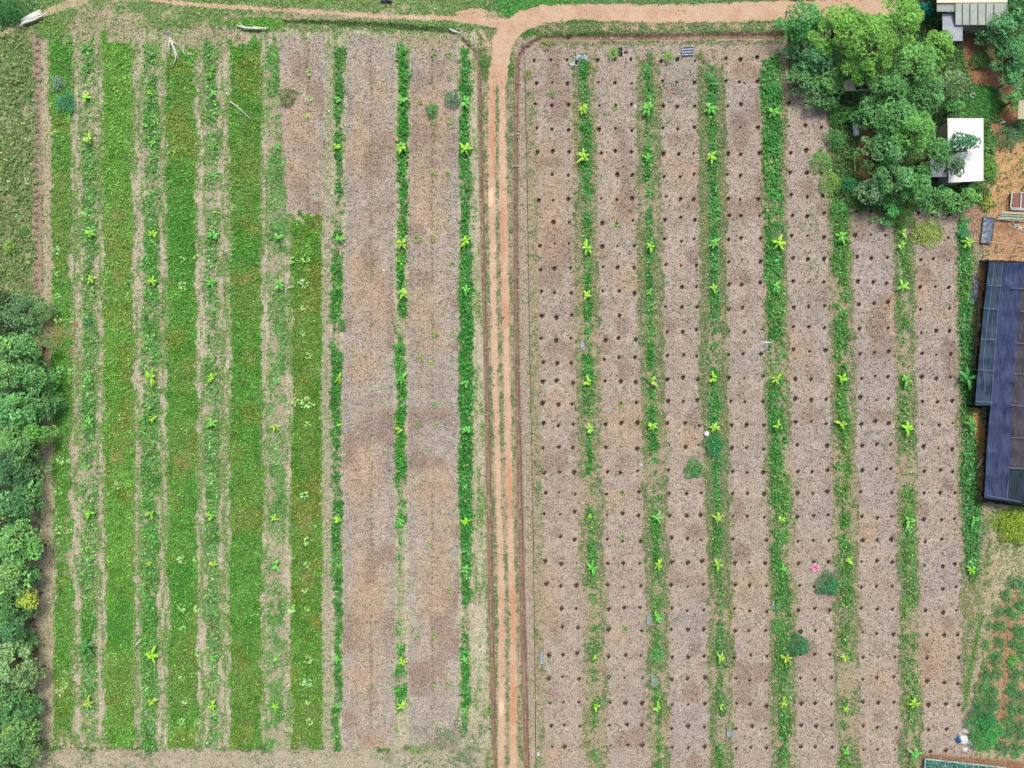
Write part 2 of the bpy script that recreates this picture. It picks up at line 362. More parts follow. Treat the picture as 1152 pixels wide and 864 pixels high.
strip('R6', [(220, 1008, 1022), (432, 1012, 1024), (632, 1016, 1029), (860, 1020, 1034)], 240, 905, .66, (98, 158, 76), (120, 168, 78), .22, 'green banana row, sixth to the right of the road')
strip('R7', [(240, 1078, 1092), (330, 1080, 1092), (432, 1081, 1095), (560, 1084, 1102), (640, 1088, 1100), (860, 1090, 1098)], 246, 650, .95, (80, 158, 80), (104, 168, 76), .35, 'dense green row beside the dark shade net house')

t = sm((PY-560)/160)*sm((PX-640)/10)*(idm > 0); mixc(gc, t*.4, (118, 156, 88)); cov -= t*.06
t = blob(452, 655, 10, 70, .5, .5); mixs(cov, t, .3); t = blob(452, 768, 8, 10, .8); cov -= t*.4
t = sm((PY-640)/60)*sm((PX-512)/4)*sm((540-PX)/4); cov -= t*.12
for x_, y_ in ((873, 400), (880, 520), (868, 240), (884, 620), (880, 690), (886, 830), (376, 230), (380, 540), (378, 690), (380, 380), (453, 220), (452, 380), (524, 220), (526, 700), (660, 560), (664, 690), (668, 770), (672, 830), (734, 530), (740, 760), (742, 830), (804, 390), (806, 690), (812, 760), (815, 830), (942, 330), (950, 600), (954, 760), (956, 820), (1014, 400), (1022, 530), (1026, 690), (1032, 745), (450, 560), (731, 230), (661, 380)):
    cov -= blob(x_, y_, 10, 20, 1.4, 1.4)*.38
# olive and bare stretches inside the grass strips, seen in the photo
for cx, cy, rx, ry in ((68, 250, 12, 60), (132, 270, 16, 60), (133, 495, 16, 30), (133, 775, 16, 40), (205, 118, 16, 30), (205, 300+200, 16, 40), (206, 760, 18, 50),
                       (275, 330, 18, 40), (276, 190, 18, 50), (280, 565, 18, 34), (276, 780, 18, 46), (346, 500, 10, 40), (344, 620, 12, 60), (345, 380, 14, 60), (345, 810, 20, 34), (205, 420, 16, 26)):
    t = blob(cx, cy, rx, ry, .9)*(idm > 0); mixc(gc, t*.4, (134, 152, 74)); mixs(cov, t*.8, .78)
for cx, cy, rx, ry in ((133, 240, 14, 9), (132, 310, 10, 8), (206, 620-100, 13, 10), (133, 515, 12, 10), (348, 650, 8, 12), (346, 590, 8, 12), (278, 312, 12, 8), (62, 375, 12, 20)):
    t = blob(cx, cy, rx, ry, .9); mixc(col, t*.8, (168, 142, 100)); mixs(cov, t*.7, .4)
for cx, cy, rx, ry in ((275, 290, 16, 14), (68, 60, 12, 30), (205, 270, 15, 40), (170, 700, 9, 18), (98, 700, 9, 20), (135, 700, 15, 30), (205, 660, 15, 30)):
    t = blob(cx, cy, rx, ry, .9)*(idm > 0); mixc(gc, t*.8, (82, 160, 58)); mixs(cov, t, 1.0)

# head lands --------------------------------------------------
t = sm((36-PY)/10)*sm((548-PX)/6); mixs(cov, t, .76+0*PX); cov += t*((nB-.5)*.9+(nC-.5)*.6); mixc(gc, t, (126, 166, 92)); mixc(col, t, (190, 182, 148))
for cx, cy, rx, ry in ((118, 30, 46, 17), (230, 40, 40, 14), (330, 18, 90, 5), (480, 44, 40, 8)):
    t = blob(cx, cy, rx, ry, 1.3, 1.6); mixc(col, t, (184, 170, 144)); mixs(cov, t*.8, .34)
t = blob(290, 27, 26, 7, .6); mixc(gc, t, (98, 176, 56)); mixs(cov, t, 1)
t = pmask([(320, 24, 3), (380, 26, 6), (440, 29, 6), (515, 36, 4)], 2); mixc(gc, t, (84, 116, 62)); mixs(cov, t, .9); hgt -= t*.2
t = sm((PY-842+wob*14)/6)*sm((548-PX)/4)*sm((PX-36)/6); mixc(col, t, (186, 177, 156)); mixs(cov, t, .3); cov += t*(nB-.5)*.8; mixc(gc, t, (128, 150, 104))
t = blob(512, 838, 40, 30, .7); mixc(gc, t, (132, 154, 116)); mixs(cov, t, .5); cov += t*(nC-.5)*.7; mixs(gh, t, .16)
t = blob(12, 180, 26, 175, .5); mixc(gc, t, (128, 160, 92)); mixc(col, t, (176, 170, 138)); mixs(cov, t, .72); cov += t*((nC-.5)*.8+(nB-.5)*.5); mixs(gh, t, .3)
t = blob(14, 14, 26, 16, .8); mixc(gc, t, (88, 140, 74)); mixs(cov, t, .95)
t = blob(56, 32, 16, 14, .8); mixc(gc, t, (122, 168, 84)); mixs(cov, t, .9)
t = sm((16-PY)/6)*sm((PX-548)/10); mixc(gc, t, (104, 158, 88)); mixs(cov, t, .8); cov += t*((nC-.5)*.6+(nB-.5)*.5)
t = blob(600, 6, 46, 14, .5); mixc(gc, t, (88, 168, 72)); mixs(cov, t, 1)
# ground under the wood at the left
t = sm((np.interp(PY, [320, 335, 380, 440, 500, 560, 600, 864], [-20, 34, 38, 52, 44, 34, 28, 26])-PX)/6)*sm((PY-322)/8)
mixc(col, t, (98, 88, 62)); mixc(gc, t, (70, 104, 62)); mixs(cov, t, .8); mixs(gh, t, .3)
# house plot, top right
t = sm((PX-np.interp(PY, [0, 90, 110, 232], [884, 884, 932, 936]))/5)*sm((240-PY+wob*12)/6)*sm((PX-860)/5)
mixc(col, t, (150, 128, 92)); mixc(gc, t, (84, 132, 66)); mixs(cov, t, .9); mixs(gh, t, .3); idm[t > .5] = 0
t = sm((PX-1108+wob*10)/5)*sm((300-PY)/5)*sm((PY-150)/8); mixc(col, t, (194, 160, 122)); mixs(cov, t, .25); col[:] += ((nB-.5)*t*50)[..., None]; cov += t*(nC-.5)*.5
for pts in ([(1098, 20, 40), (1102, 60, 36), (1112, 92, 34), (1132, 100, 20), (1135, 130, 20)], [(1122, 145, 14), (1126, 170, 18)]):
    t = pmask(pts, 4, 4); mixc(col, t, (172, 126, 96)); mixs(cov, t, .04); mixs(lit, t, .2)
t = blob(1105, 115, 21, 20, .3, .5); mixc(gc, t, (66, 142, 60)); mixs(cov, t, 1.0); mixs(gh, t, .1)
t = blob(974, 165, 9, 32, .4); mixc(col, t, (182, 140, 100)); mixs(cov, t, .05); mixs(lit, t, .2)
t = blob(975, 192, 12, 8, .4); mixc(col, t, (172, 122, 92)); mixs(cov, t, .05)
t = blob(1135, 190, 26, 34, .5); mixc(col, t, (204, 168, 120)); mixs(cov, t, .25); cov += t*(nC-.5)*.6; mixc(col, t*sm((nC-.45)*5)*.6, (184, 140, 100))
t = blob(1135, 268, 26, 20, .4); mixc(col, t, (190, 152, 118)); mixs(cov, t, .1); mixs(lit, t, .1); mixc(col, t*sm((nC-.45)*5)*.6, (164, 124, 96))
t = blob(1097, 255, 12, 22, .6); mixc(col, t, (176, 146, 124)); mixs(cov, t, .15)
t = blob(1114, 178, 7, 30, .5); mixc(gc, t, (98, 158, 70)); mixs(cov, t, .85)
t = pmask([(1104, 300, 6), (1102, 400, 6), (1097, 470, 8), (1107, 500, 14), (1103, 560, 8)], 2); mixc(col, t, (204, 158, 98)); mixs(cov, t, .04); mixs(lit, t, .1)
# weedy ground and vegetable plot, bottom right
t = sm((PX-np.interp(PY, [566, 600, 650, 760, 820, 870], [1100, 1112, 1104, 1090, 1094, 1094])+wob*10)/8)*sm((PY-562)/6)
mixc(col, t, (190, 178, 148)); mixc(gc, t, (128, 158, 88)); mixs(cov, t, .42); cov += t*(nC-.5)*.5
t = sm((PX-np.interp(PY, [640, 700, 760, 870], [1140, 1112, 1096, 1094])+wob*6)/6)*sm((PY-650-(1152-PX)*.3)/6)*sm((846-PY)/6)
mixc(col, t, (188, 154, 122)); mixc(gc, t, (108, 156, 92)); mixs(cov, t, .5); cov += t*(nC-.5)*1.0; mixs(lit, t, .2); mixc(col, t*sm((nB-.5)*5)*.7, (172, 134, 108))
t = blob(1146, 590, 26, 20, .6); mixs(cov, t, .85); mixc(gc, t, (140, 172, 66))
t = pmask([(1105, 690, 5), (1094, 740, 5), (1084, 800, 4)], 3); mixc(gc, t, (108, 156, 78)); mixs(cov, t, .85)
t = pmask([(1124, 640, 4), (1108, 700, 4), (1098, 760, 4), (1092, 790, 3)], 2); mixc(col, t, (176, 168, 140)); mixs(cov, t, .2)
t = pmask([(1134, 700, 2.5), (1130, 760, 2.5), (1126, 830, 2.5)], 2); mixc(col, t, (168, 128, 98)); mixs(cov, t, 0); hgt -= t*.12
t = sm((PY-846-(PX-1040)*.08)/4)*sm((PX-1034)/5); mixc(col, t, (160, 122, 98)); mixs(cov, t, .08)
t = blob(1043, 262, 17, 9, .4); mixc(gc, t, (150, 176, 90)); mixs(cov, t, .95); mixs(gh, t, .4)

# road, ruts, verge and ditches -------------------------------------
verge = pmask([(562, 100, 37), (560, 200, 36), (563, 430, 37), (567, 632, 38), (572, 900, 38)], 4); mixc(col, verge, (180, 166, 136)); mixc(gc, verge, (126, 148, 102)); mixs(cov, verge, .5); cov += verge*((nC-.5)*.8+(nB-.5)*.5); idm[verge > .5] = 0; mixs(lit, verge, .3)
t = sm((PY-24)/3)*sm((36-PY)/3)*sm((PX-590)/6)*sm((884-PX)/4); mixc(gc, t, (124, 150, 98)); mixs(cov, t, .6); cov += t*(nC-.5)*.9; mixc(col, t, (190, 168, 138))
t = sm((PY-44)/2)*sm((53-PY)/3)*sm((PX-606)/6)*sm((884-PX)/4); mixc(gc, t, (118, 140, 84)); mixs(cov, t, .5)
med = pmask([(559.5, 90, 4), (559.5, 200, 4.4), (564, 430, 5), (569.5, 632, 5.4), (571, 900, 5.4)], 1.5, 1.5)
main = pmask([(563, 64, 22), (559, 80, 19), (559, 92, 18)], 2)
RUTS0 = [[(554, 78, 7.5), (553, 200, 7.5), (557, 430, 6), (563.5, 632, 6), (564.5, 690, 7), (564, 900, 8)], [(564.5, 78, 7.5), (566, 200, 8), (570.5, 430, 7), (575, 632, 7), (577.5, 690, 7), (577.5, 900, 8)]]
ROAD = [(562, 86, 18), (563, 64, 19), (565, 48, 22), (574, 33, 24), (588, 23, 22), (610, 16, 20), (650, 13, 18), (720, 15, 20), (800, 14, 20), (900, 11, 22), (1000, 6, 20)]
TRACK = [(572, 27, 11), (545, 24, 8), (505, 20.5, 5), (440, 19, 4), (360, 13.5, 4), (288, 9, 4), (230, 6, 4), (180, 1, 4), (120, -12, 4)]
RUTS = RUTS0
r = np.zeros_like(PX)
for q in RUTS: t = pmask(q, 2.4, 3.2); r = np.maximum(r, t); hgt -= t*.06
t = pmask(ROAD, 2, 3); r = np.maximum(r, t)
t = pmask(TRACK, 1.8, 2.5); r = np.maximum(r, t)
t = blob(533, 15, 22, 5, .6)*.8; r = np.maximum(r, t*.9)
t = pmask([(540, 34, 2), (548, 46, 2), (552, 60, 3)], 2); r = np.maximum(r, t*.8)
mixc(col, r, (217, 187, 158)); mixs(cov, r, -.35); mixs(lit, r, .02); idm[r > .5] = 0
mixc(col, r*sm((nB-.5)*5)*.6, (208, 170, 140)); mixc(col, r*sm((fb(PX, PY, 12, 3)-.55)*6)*.5, (226, 200, 170))
for cx, cy, rx, ry in ((577, 680, 3, 16), (572, 545, 3, 20), (565, 260, 3, 30), (576, 790, 3.4, 30), (555, 150, 3, 30), (567, 350, 3, 12)):
    mixc(col, blob(cx, cy, rx*1.3, ry*1.5, 1.8, 1.8)*r*.7, (212, 150, 114))
t = blob(552.5, 222, 2.8, 11, .3, .3); mixc(col, t, (250, 216, 184)); t = blob(564, 796, 3, 10, .5, .4); mixc(col, t, (244, 214, 184))
t = sm((1.2-np.abs(PY-12-(nB-.5)*3))/1.2)*sm((PX-640)/20)*sm((800-PX)/20)*sm((nC-.45)*5); mixs(cov, t*r, .6)
road = r
old = pmask([(-20, 46, 6), (0, 38, 6), (36, 24, 5), (56, 12, 7), (90, 0, 10), (120, -14, 10)], 2, 3); mixc(col, old, (196, 186, 150)); mixs(cov, old, .18)
D1 = [(584, 900, 5), (590.5, 839, 5.5)][:0]+[(640, 41.5, 6), (612, 42, 5), (600, 47, 4), (588, 56, 4), (582.5, 68, 4.2), (580.5, 120, 5), (580, 223, 5.5), (580.5, 330, 5.5), (582, 429, 6), (586.5, 632, 6.4), (588, 690, 6.4), (592, 839, 6.4), (594, 905, 6.4)]
D2 = [(640, 41.5, 6), (760, 41, 7), (830, 40, 7), (885, 40, 7)]
D3 = [(520, 44, 3), (533, 56, 4), (539, 75, 4), (541, 200, 4.5), (544, 320, 4.5), (547.5, 432, 5), (551.5, 632, 6), (552.5, 690, 6.4), (556, 839, 4), (558, 870, 3)]
for q, a in ((D1, 1), (D2, 1), (D3, .9)):
    t = pmask(q, 1.8, 1.2)*a; d, wd = polyd(q); dit = np.maximum(dit, t)
    mixc(col, t, (158, 134, 116)); mixs(cov, t, 0.08); mixs(lit, t, .4); col[:] += ((nC-.5)*t*40)[..., None]; idm[t > .5] = 0
    hgt -= .34*sm((wd/2+1.5-d)/(wd/2+1))
    mixc(col, sm((.9-np.abs(d-wd*.30))/.9)*.6, (132, 100, 82))
hgt += (fb(PX, PY, 9, 4, 3)-.5)*.10+(nA-.5)*.06
cov = np.clip(cov, -.4, 1.05); gc += (gc.mean(-1, keepdims=True)-gc)*.08
far = (PX < -60) | (PX > 1212) | (PY < -60) | (PY > 924); hgt[far] = 0

# planting holes -----------------------------------------------------
ROWY = {
 'A': [67, 93, 118, 144.5, 171, 197, 223.5, 249, 275, 302.5, 328.5, 355, 381, 407, 429, 455, 477, 503, 531, 555, 576.5, 605, 632.5, 658, 685, 706, 736, 762, 791, 816, 839],
 'B': [66, 93, 118, 145, 171, 197, 223, 249, 276, 301, 328, 353, 381, 403, 428, 454, 476, 503, 531, 554, 578, 607, 632.5, 659, 684, 708, 737, 762.5, 791, 815, 839],
 'C': [67, 92, 119, 144, 171, 197, 222, 245, 270, 297, 323, 346, 372, 399, 425, 451, 477, 502, 529, 555, 580, 606, 632, 658, 685, 708, 738, 763, 791, 818, 841],
 'D': [65, 91, 118, 144, 172, 197, 223, 242, 268, 293, 319, 346, 371, 397, 424, 451, 477, 504, 530, 555, 580, 606, 633, 659, 686, 710, 738, 764, 792, 818, 842],
 'E': [90, 117, 142, 170, 195, 220, 241, 265, 291, 317, 344, 367, 393, 425, 448, 475, 501, 530, 553, 580, 607, 633, 660, 685, 710, 737, 763, 792, 817, 841],
 'F': [236, 265, 289, 317, 341, 368, 396, 424, 448, 475, 500, 528, 553, 581, 606, 632, 659, 684, 712, 738, 763, 790, 818, 843],
 'G': [240, 267, 292, 322, 346, 373, 398, 425, 451, 477, 503, 530, 555, 583, 608, 635, 661, 687, 714, 740, 767, 792, 820, 845]}
COLX = {
 'A': [[(67, 602), (223, 605.5), (429, 611), (632, 614), (839, 621)], [(67, 620.5), (223, 622.5), (429, 627), (632, 631.5), (839, 634.5)], [(67, 639), (223, 640), (429, 644), (632, 648), (839, 652.5)]],
 'B': [[(67, 673.5), (223, 677), (429, 681.5), (632, 684), (839, 687)], [(67, 691.5), (223, 694.5), (429, 697.5), (632, 700.5), (839, 705.5)], [(67, 710), (223, 712), (429, 716), (632, 720), (839, 723.5)]],
 'C': [[(67, 745), (223, 748.5), (429, 750.5), (632, 756), (839, 756)], [(67, 761.5), (223, 766), (429, 769), (632, 774), (839, 773.5)], [(67, 781), (223, 781.5), (429, 785), (632, 790.5), (839, 793.5)]],
 'D': [[(67, 817), (223, 819.5), (429, 821), (632, 826), (839, 829)], [(67, 833), (223, 833), (429, 838), (632, 842), (839, 845.5)], [(67, 852), (223, 854.5), (429, 858), (632, 862), (839, 863)]],
 'E': [[(90, 886.5), (223, 890.5), (429, 894.5), (632, 899), (841, 901)], [(90, 905), (223, 908.5), (429, 912), (632, 916), (841, 918)], [(117, 924), (223, 926), (429, 929.5), (632, 933), (841, 936)]],
 'F': [[(236, 962), (425, 969), (632, 970), (842, 971)], [(236, 980), (425, 985.5), (632, 987), (842, 987.5)], [(236, 997), (425, 1000), (632, 1004), (842, 1008)]],
 'G': [[(240, 1034), (425, 1037.5), (632, 1041), (844, 1046)], [(240, 1049), (425, 1054.5), (632, 1061), (844, 1065)], [(240, 1067), (425, 1070), (632, 1075.5), (800, 1079)]]}
holes = []
for b in 'ABCDEFG':
    for ri, y in enumerate(ROWY[b]):
        for ci, cx in enumerate(COLX[b]):
            x = float(np.interp(y, [q[0] for q in cx], [q[1] for q in cx]))
            if b == 'G' and ci == 2 and y > 815: continue
            if b == 'E' and ci == 2 and y < 110: continue
            if b == 'E' and ci == 1 and y < 110: continue
            if b == 'C' and (ri, ci) == (18, 1): continue
            if random.random() < .025: continue
            x += random.uniform(-1.1, 1.1); yy = y+random.uniform(-1.7, 1.7)
            q = random.random()
            size = .66+.42*q**1.5 if random.random() > .22 else random.uniform(.4, .7)
            holes.append([b, ri, ci, x, yy, size])
order = sorted(range(len(holes)), key=lambda i: -holes[i][5])
big = set(order[:300])
for hh in holes:                # dig the ground down below each hole's lining
    i0 = int((hh[4]-8-dy[0])/STEP)+12; j0 = int((hh[3]-8-dx[0])/STEP)+12
    sl = (slice(i0, i0+14), slice(j0, j0+14))
    d = np.hypot(PX[sl]-hh[3], (PY[sl]-hh[4]-.5)); r0 = 2.3*hh[5]
    if random.random() < .45:    # spoil thrown out beside the hole
        ox, oy = random.uniform(-3, 3), random.uniform(-4, 3); dd = np.hypot((PX[sl]-hh[3]-ox)/random.uniform(2, 4), (PY[sl]-hh[4]-oy)/random.uniform(2, 3.6)); q = (sm((1-dd)/.8+.4)*random.uniform(.3, .8))[..., None]
        col[sl] = col[sl]*(1-q)+np.array(random.choice([(196, 162, 130), (176, 148, 128), (166, 144, 126)]), np.float32)*q
    hgt[sl] = np.where(d < r0, -.42, hgt[sl]); lit[sl] = np.where(d < r0+2.4, 0, lit[sl])

# ground meshes: one conforming sheet, its road and ditch cells named apart
Xw = (PX-576)/S; Yw = (432-PY)/S
V = np.stack([Xw, Yw, hgt], -1).reshape(-1, 3)
idx = np.arange(NY*NX).reshape(NY, NX)
F = np.stack([idx[1:, :-1], idx[1:, 1:], idx[:-1, 1:], idx[:-1, :-1]], -1).reshape(-1, 4)
fr = np.minimum(np.minimum(road[1:, :-1], road[:-1, 1:]), 1).reshape(-1); fd = dit[1:, :-1].reshape(-1)
kind = np.where(fr > .5, 1, np.where(fd > .55, 2, 0))
colL = lin(np.clip(col, 0, 255))/K; gcL = lin(np.clip(gc, 0, 255))/K
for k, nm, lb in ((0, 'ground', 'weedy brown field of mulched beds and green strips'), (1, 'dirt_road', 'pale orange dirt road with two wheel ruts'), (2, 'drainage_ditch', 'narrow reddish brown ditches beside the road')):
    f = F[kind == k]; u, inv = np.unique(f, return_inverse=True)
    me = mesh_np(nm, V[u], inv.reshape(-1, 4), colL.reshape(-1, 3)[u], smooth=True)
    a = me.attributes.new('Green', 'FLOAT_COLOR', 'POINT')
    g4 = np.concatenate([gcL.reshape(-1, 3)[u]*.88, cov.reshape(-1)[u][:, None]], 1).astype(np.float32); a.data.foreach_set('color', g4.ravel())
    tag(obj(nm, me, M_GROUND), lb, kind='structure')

# ------------------------------------------------------------------ leaf builder
def leaves(Pn, L, Wd, az, tilt, cols, droop=0.0):
    """one rhombic leaf per row: base at Pn, pointing along az and rising by tilt"""
    n = len(Pn); ca, sa = np.cos(az), np.sin(az); ct, st = np.cos(tilt), np.sin(tilt)
    d = np.stack([ca*ct, sa*ct, st], -1); s = np.stack([-sa, ca, rng.normal(0, .25, n)], -1)
    b = Pn; t = Pn+d*L[:, None]; t[:, 2] -= droop*L; mid = Pn+d*(L*.55)[:, None]
    V = np.stack([b, mid+s*(Wd/2)[:, None], t, mid-s*(Wd/2)[:, None]], 1).reshape(-1, 3)
    F = np.arange(n*4).reshape(-1, 4); c = np.repeat(cols, 4, 0)
    return V, F, c
def jit(c, n, v=.25, h=.1):
    c = np.tile(np.asarray(c, float), (n, 1)) if np.ndim(c) == 1 else np.asarray(c, float).copy()
    k = np.exp(rng.normal(0, v, n))[:, None]; c *= k
    c[:, 0] *= np.exp(rng.normal(0, h, n)); c[:, 2] *= np.exp(rng.normal(0, h, n)); return c

# weeds and grass as leaf tufts, one object of growth per strip
N = 1050000
px = rng.uniform(-20, 1172, N); py = rng.uniform(-20, 884, N)
ii = np.clip(((py-dy[0])/STEP+12).round().astype(int), 0, NY-1); jj = np.clip(((px-dx[0])/STEP+12).round().astype(int), 0, NX-1)
cv = cov[ii, jj]; n1 = fb(px, py, 4.5, 6, 2)
keep = rng.random(N) < np.clip((cv-.12)*1.25+(n1-.5)*2.2*(1-np.abs(cv-.5)), 0, 1)*np.where(idm[ii, jj] > 0, .6, .42)
px, py, ii, jj, n1 = px[keep], py[keep], ii[keep], jj[keep], n1[keep]
n = len(px); hh = gh[ii, jj]; ids = idm[ii, jj].astype(int)
z = hgt[ii, jj]+hh*rng.uniform(.1, 1.0, n)*(.6+n1)
P_ = np.stack([(px-576)/S, (432-py)/S, z], -1)
cc = gcL[ii, jj]*np.clip(.62+n1*1.25, .5, 1.8)[:, None]; cc *= np.where((px < 372) & (px > 50) & (idm[ii, jj] > 0), 1.13, 1.0)[:, None]*np.array((1.03, 1, .97)); cc = jit(cc, n, .34, .14)
dry = rng.random(n) < .05; cc[dry] = lin((196, 186, 140))/K
Lf = rng.uniform(.12, .32, n)*(1+.5*(hh > .21)); Vv, Ff, Cc = leaves(P_, Lf, Lf*rng.uniform(.3, .6, n), rng.uniform(0, 6.283, n), rng.uniform(-.1, .7, n), cc)
for k in range(0, len(STR)+1):
    s_ = ids == k; f = Ff[s_]; 
    if not len(f): continue
    vi = f.reshape(-1); me = mesh_np('weeds', Vv[vi], np.arange(len(vi)).reshape(-1, 4), Cc[vi])
    if k == 0: o = obj('grass_cover', me, M_LEAF); tag(o, 'rough grass and weeds scattered over headlands and between rows', 'grass', kind='stuff')
    else: o = obj(STR[k-1][2], me, M_LEAF); tag(o, STR[k-1][1], 'grass' if STR[k-1][2] == 'grass_strip' else 'weeds', kind='stuff')
NWEED = n
# straw litter on beds
N = 260000
px = rng.uniform(-20, 1172, N); py = rng.uniform(-20, 884, N)
ii = np.clip(((py-dy[0])/STEP+12).round().astype(int), 0, NY-1); jj = np.clip(((px-dx[0])/STEP+12).round().astype(int), 0, NX-1)
keep = rng.random(N) < lit[ii, jj]*(1-np.clip(cov[ii, jj], 0, 1)*.7); px, py, ii, jj = px[keep], py[keep], ii[keep], jj[keep]; n = len(px)
P_ = np.stack([(px-576)/S, (432-py)/S, hgt[ii, jj]+rng.uniform(.02, .07, n)], -1)
cc = colL[ii, jj].copy(); q = rng.random(n)
cc = np.where((q < .5)[:, None], cc*1.38+.02, np.where((q < .82)[:, None], cc*.52, cc*.98)); cc = jit(cc, n, .12, .04)
Lf = rng.uniform(.15, .45, n); Vv, Ff, Cc = leaves(P_, Lf, rng.uniform(.04, .12, n), rng.uniform(0, 6.283, n), rng.uniform(-.05, .15, n), cc)
tag(obj('straw_litter', mesh_np('straw', Vv, Ff, Cc), M_STRAW), 'dry straw and dead leaves littering the bare beds', 'straw', kind='stuff')

# ------------------------------------------------------------------ planting holes
ORD = ['', 'first', 'second', 'third', 'fourth', 'fifth', 'sixth', 'seventh', 'eighth', 'ninth', 'tenth', 'eleventh', 'twelfth', 'thirteenth', 'fourteenth', 'fifteenth', 'sixteenth', 'seventeenth', 'eighteenth', 'nineteenth', 'twentieth',
       '21st', '22nd', '23rd', '24th', '25th', '26th', '27th', '28th', '29th', '30th', '31st', '32nd', '33rd']
def hole_mesh(seed):
    rr = random.Random(seed); n = 12; rings = []
    Vh = []; Fh = []; mi = []
    for (k, z) in ((1.28, -.06), (1.12, .045), (.94, .03), (.66, -.14), (.3, -.22)):
        ring = []
        for a in range(n):
            an = 2*math.pi*a/n; dx_, dy_ = math.cos(an), math.sin(an)
            # hoe-cut triangle: flat edge up the slope (+y), point towards -y
            tri = 1/max(dy_/.56, abs(dx_)*1.0-dy_*.56, .27)*.60
            rad = .36*min(tri, 1.30)*k*rr.uniform(.82, 1.18)
            ring.append(len(Vh)); Vh.append((dx_*rad, dy_*rad, z+rr.uniform(-.012, .012)))
        rings.append(ring)
    for j, (a, b) in enumerate(zip(rings, rings[1:])):
        for q in range(n): Fh.append((a[q], a[(q+1) % n], b[(q+1) % n], b[q])); mi.append(0 if j < 1 else 1)
    Fh.append(tuple(rings[-1])); mi.append(1)
    me = bpy.data.meshes.new('planting_hole'); me.from_pydata(Vh, [], Fh)
    me.materials.append(M_RIM); me.materials.append(M_HOLE); me.polygons.foreach_set('material_index', mi); me.update(); return me
HM = [hole_mesh(i) for i in range(8)]
BN = {b: ORD[i+1] for i, b in enumerate('ABCDEFG')}; CN = ['left', 'middle', 'right']
rest_v = []; rest_f = []; rest_m = []
for i, (b, ri, ci, x, y, s) in enumerate(holes):
    wx, wy = W(x, y)
    if i in big:
        o = obj('planting_hole', HM[i % 8], None, None, (wx, wy, 0)); o.scale = (s, s, 1); o.rotation_euler[2] = random.uniform(-.25, .25)
        look = 'large' if s > .98 else 'mid-size' if s > .85 else 'small'
        tag(o, f'{look} dark planting hole, {ORD[ri+1]} row down, {CN[ci]} column, {BN[b]} bare bed right of road', 'planting hole', 'planting holes dug in the bare beds right of the road')
    else:
        me = HM[i % 8]; n0 = len(rest_v)
        rest_v += [(wx+v.co.x*s, wy+v.co.y*s, v.co.z) for v in me.vertices]
        rest_f += [tuple(n0+k for k in p.vertices) for p in me.polygons]; rest_m += [p.material_index for p in me.polygons]
me = bpy.data.meshes.new('small_planting_holes'); me.from_pydata(rest_v, [], rest_f); me.materials.append(M_RIM); me.materials.append(M_HOLE)
me.polygons.foreach_set('material_index', rest_m); me.update()
tag(obj('small_planting_holes', me, None), 'the smaller dark planting holes of the bare beds', 'planting holes', kind='stuff')

# ------------------------------------------------------------------ banana plants
def blade(az, L, Wd, z0, rise, sag, n=6, seed=0):
    """arched leaf blade folded along its midrib; returns verts, quads"""
    rr = random.Random(seed); v = []; f = []
    for k in range(n+1):
        t = k/n; r = L*t; z = z0+rise*math.sin(min(t*1.5, 1.57))-sag*t*t
        w = Wd*(.16+.84*math.sin(math.pi*min(t*.93+.05, 1))**.7)*(1 if k < n else .12)*rr.uniform(.92, 1.08)
        ca, sa = math.cos(az), math.sin(az)
        for s_, dz in ((-1, -.12), (0, 0), (1, -.12)):
            v.append((r*ca-s_*w/2*sa, r*sa+s_*w/2*ca, z+dz*w))
    for k in range(n):
        for s_ in (0, 1): a = k*3+s_; f.append((a, a+1, a+4, a+3))
    return v, f
def banana_meshes(seed, nl, wide):
    rr = random.Random(seed); V_, F_, C_ = [], [], []; a0 = rr.uniform(0, 6.28)
    for k in range(nl):
        az = a0+k*2.4+rr.uniform(-.5, .5); young = k >= nl-2
        L = rr.uniform(.42, .98)*(.6 if young else 1); v, f = blade(az, L, wide*rr.uniform(.85, 1.1), .5+.02*k, rr.uniform(.12, .3)+(.2 if young else 0), rr.uniform(.1, .4), seed=seed*31+k)
        n0 = len(V_); V_ += v; F_ += [tuple(n0+q for q in ff) for ff in f]
        c = rr.uniform(.8, 1.2); warm = rr.uniform(.85, 1.15)
        C_ += [(c*warm*(1.12 if i % 3 == 1 else 1), c*(1.08 if i % 3 == 1 else 1), c) for i in range(len(v))]
    crown = mesh_np('crown', V_, F_, np.array(C_)); crown.polygons.foreach_set('use_smooth', np.ones(len(F_), bool))
    mb = MB(); mb.tube([(0, 0, -.05), (.01, 0, .25), (0, .01, .56)], [.075, .06, .035], 7)
    st = bpy.data.meshes.new('pseudostem'); st.from_pydata(mb.v, [], mb.f); st.update(); st.materials.append(M_STEM)
    crown.materials.append(M_LEAFO); return st, crown
BAN = [banana_meshes(i, n, w) for i, (n, w) in enumerate(((6, .27), (8, .28), (9, .25), (5, .34), (11, .22), (8, .24), (7, .30), (10, .26), (6, .33), (9, .21)))]
YG = lambda: tuple(1.25*v for v in C(random.uniform(158, 182), random.uniform(214, 232), random.uniform(74, 96)))
GR = lambda: tuple(1.3*v for v in C(random.uniform(112, 134), random.uniform(200, 212), random.uniform(88, 104)))
DG = lambda: C(96, 178, 96)
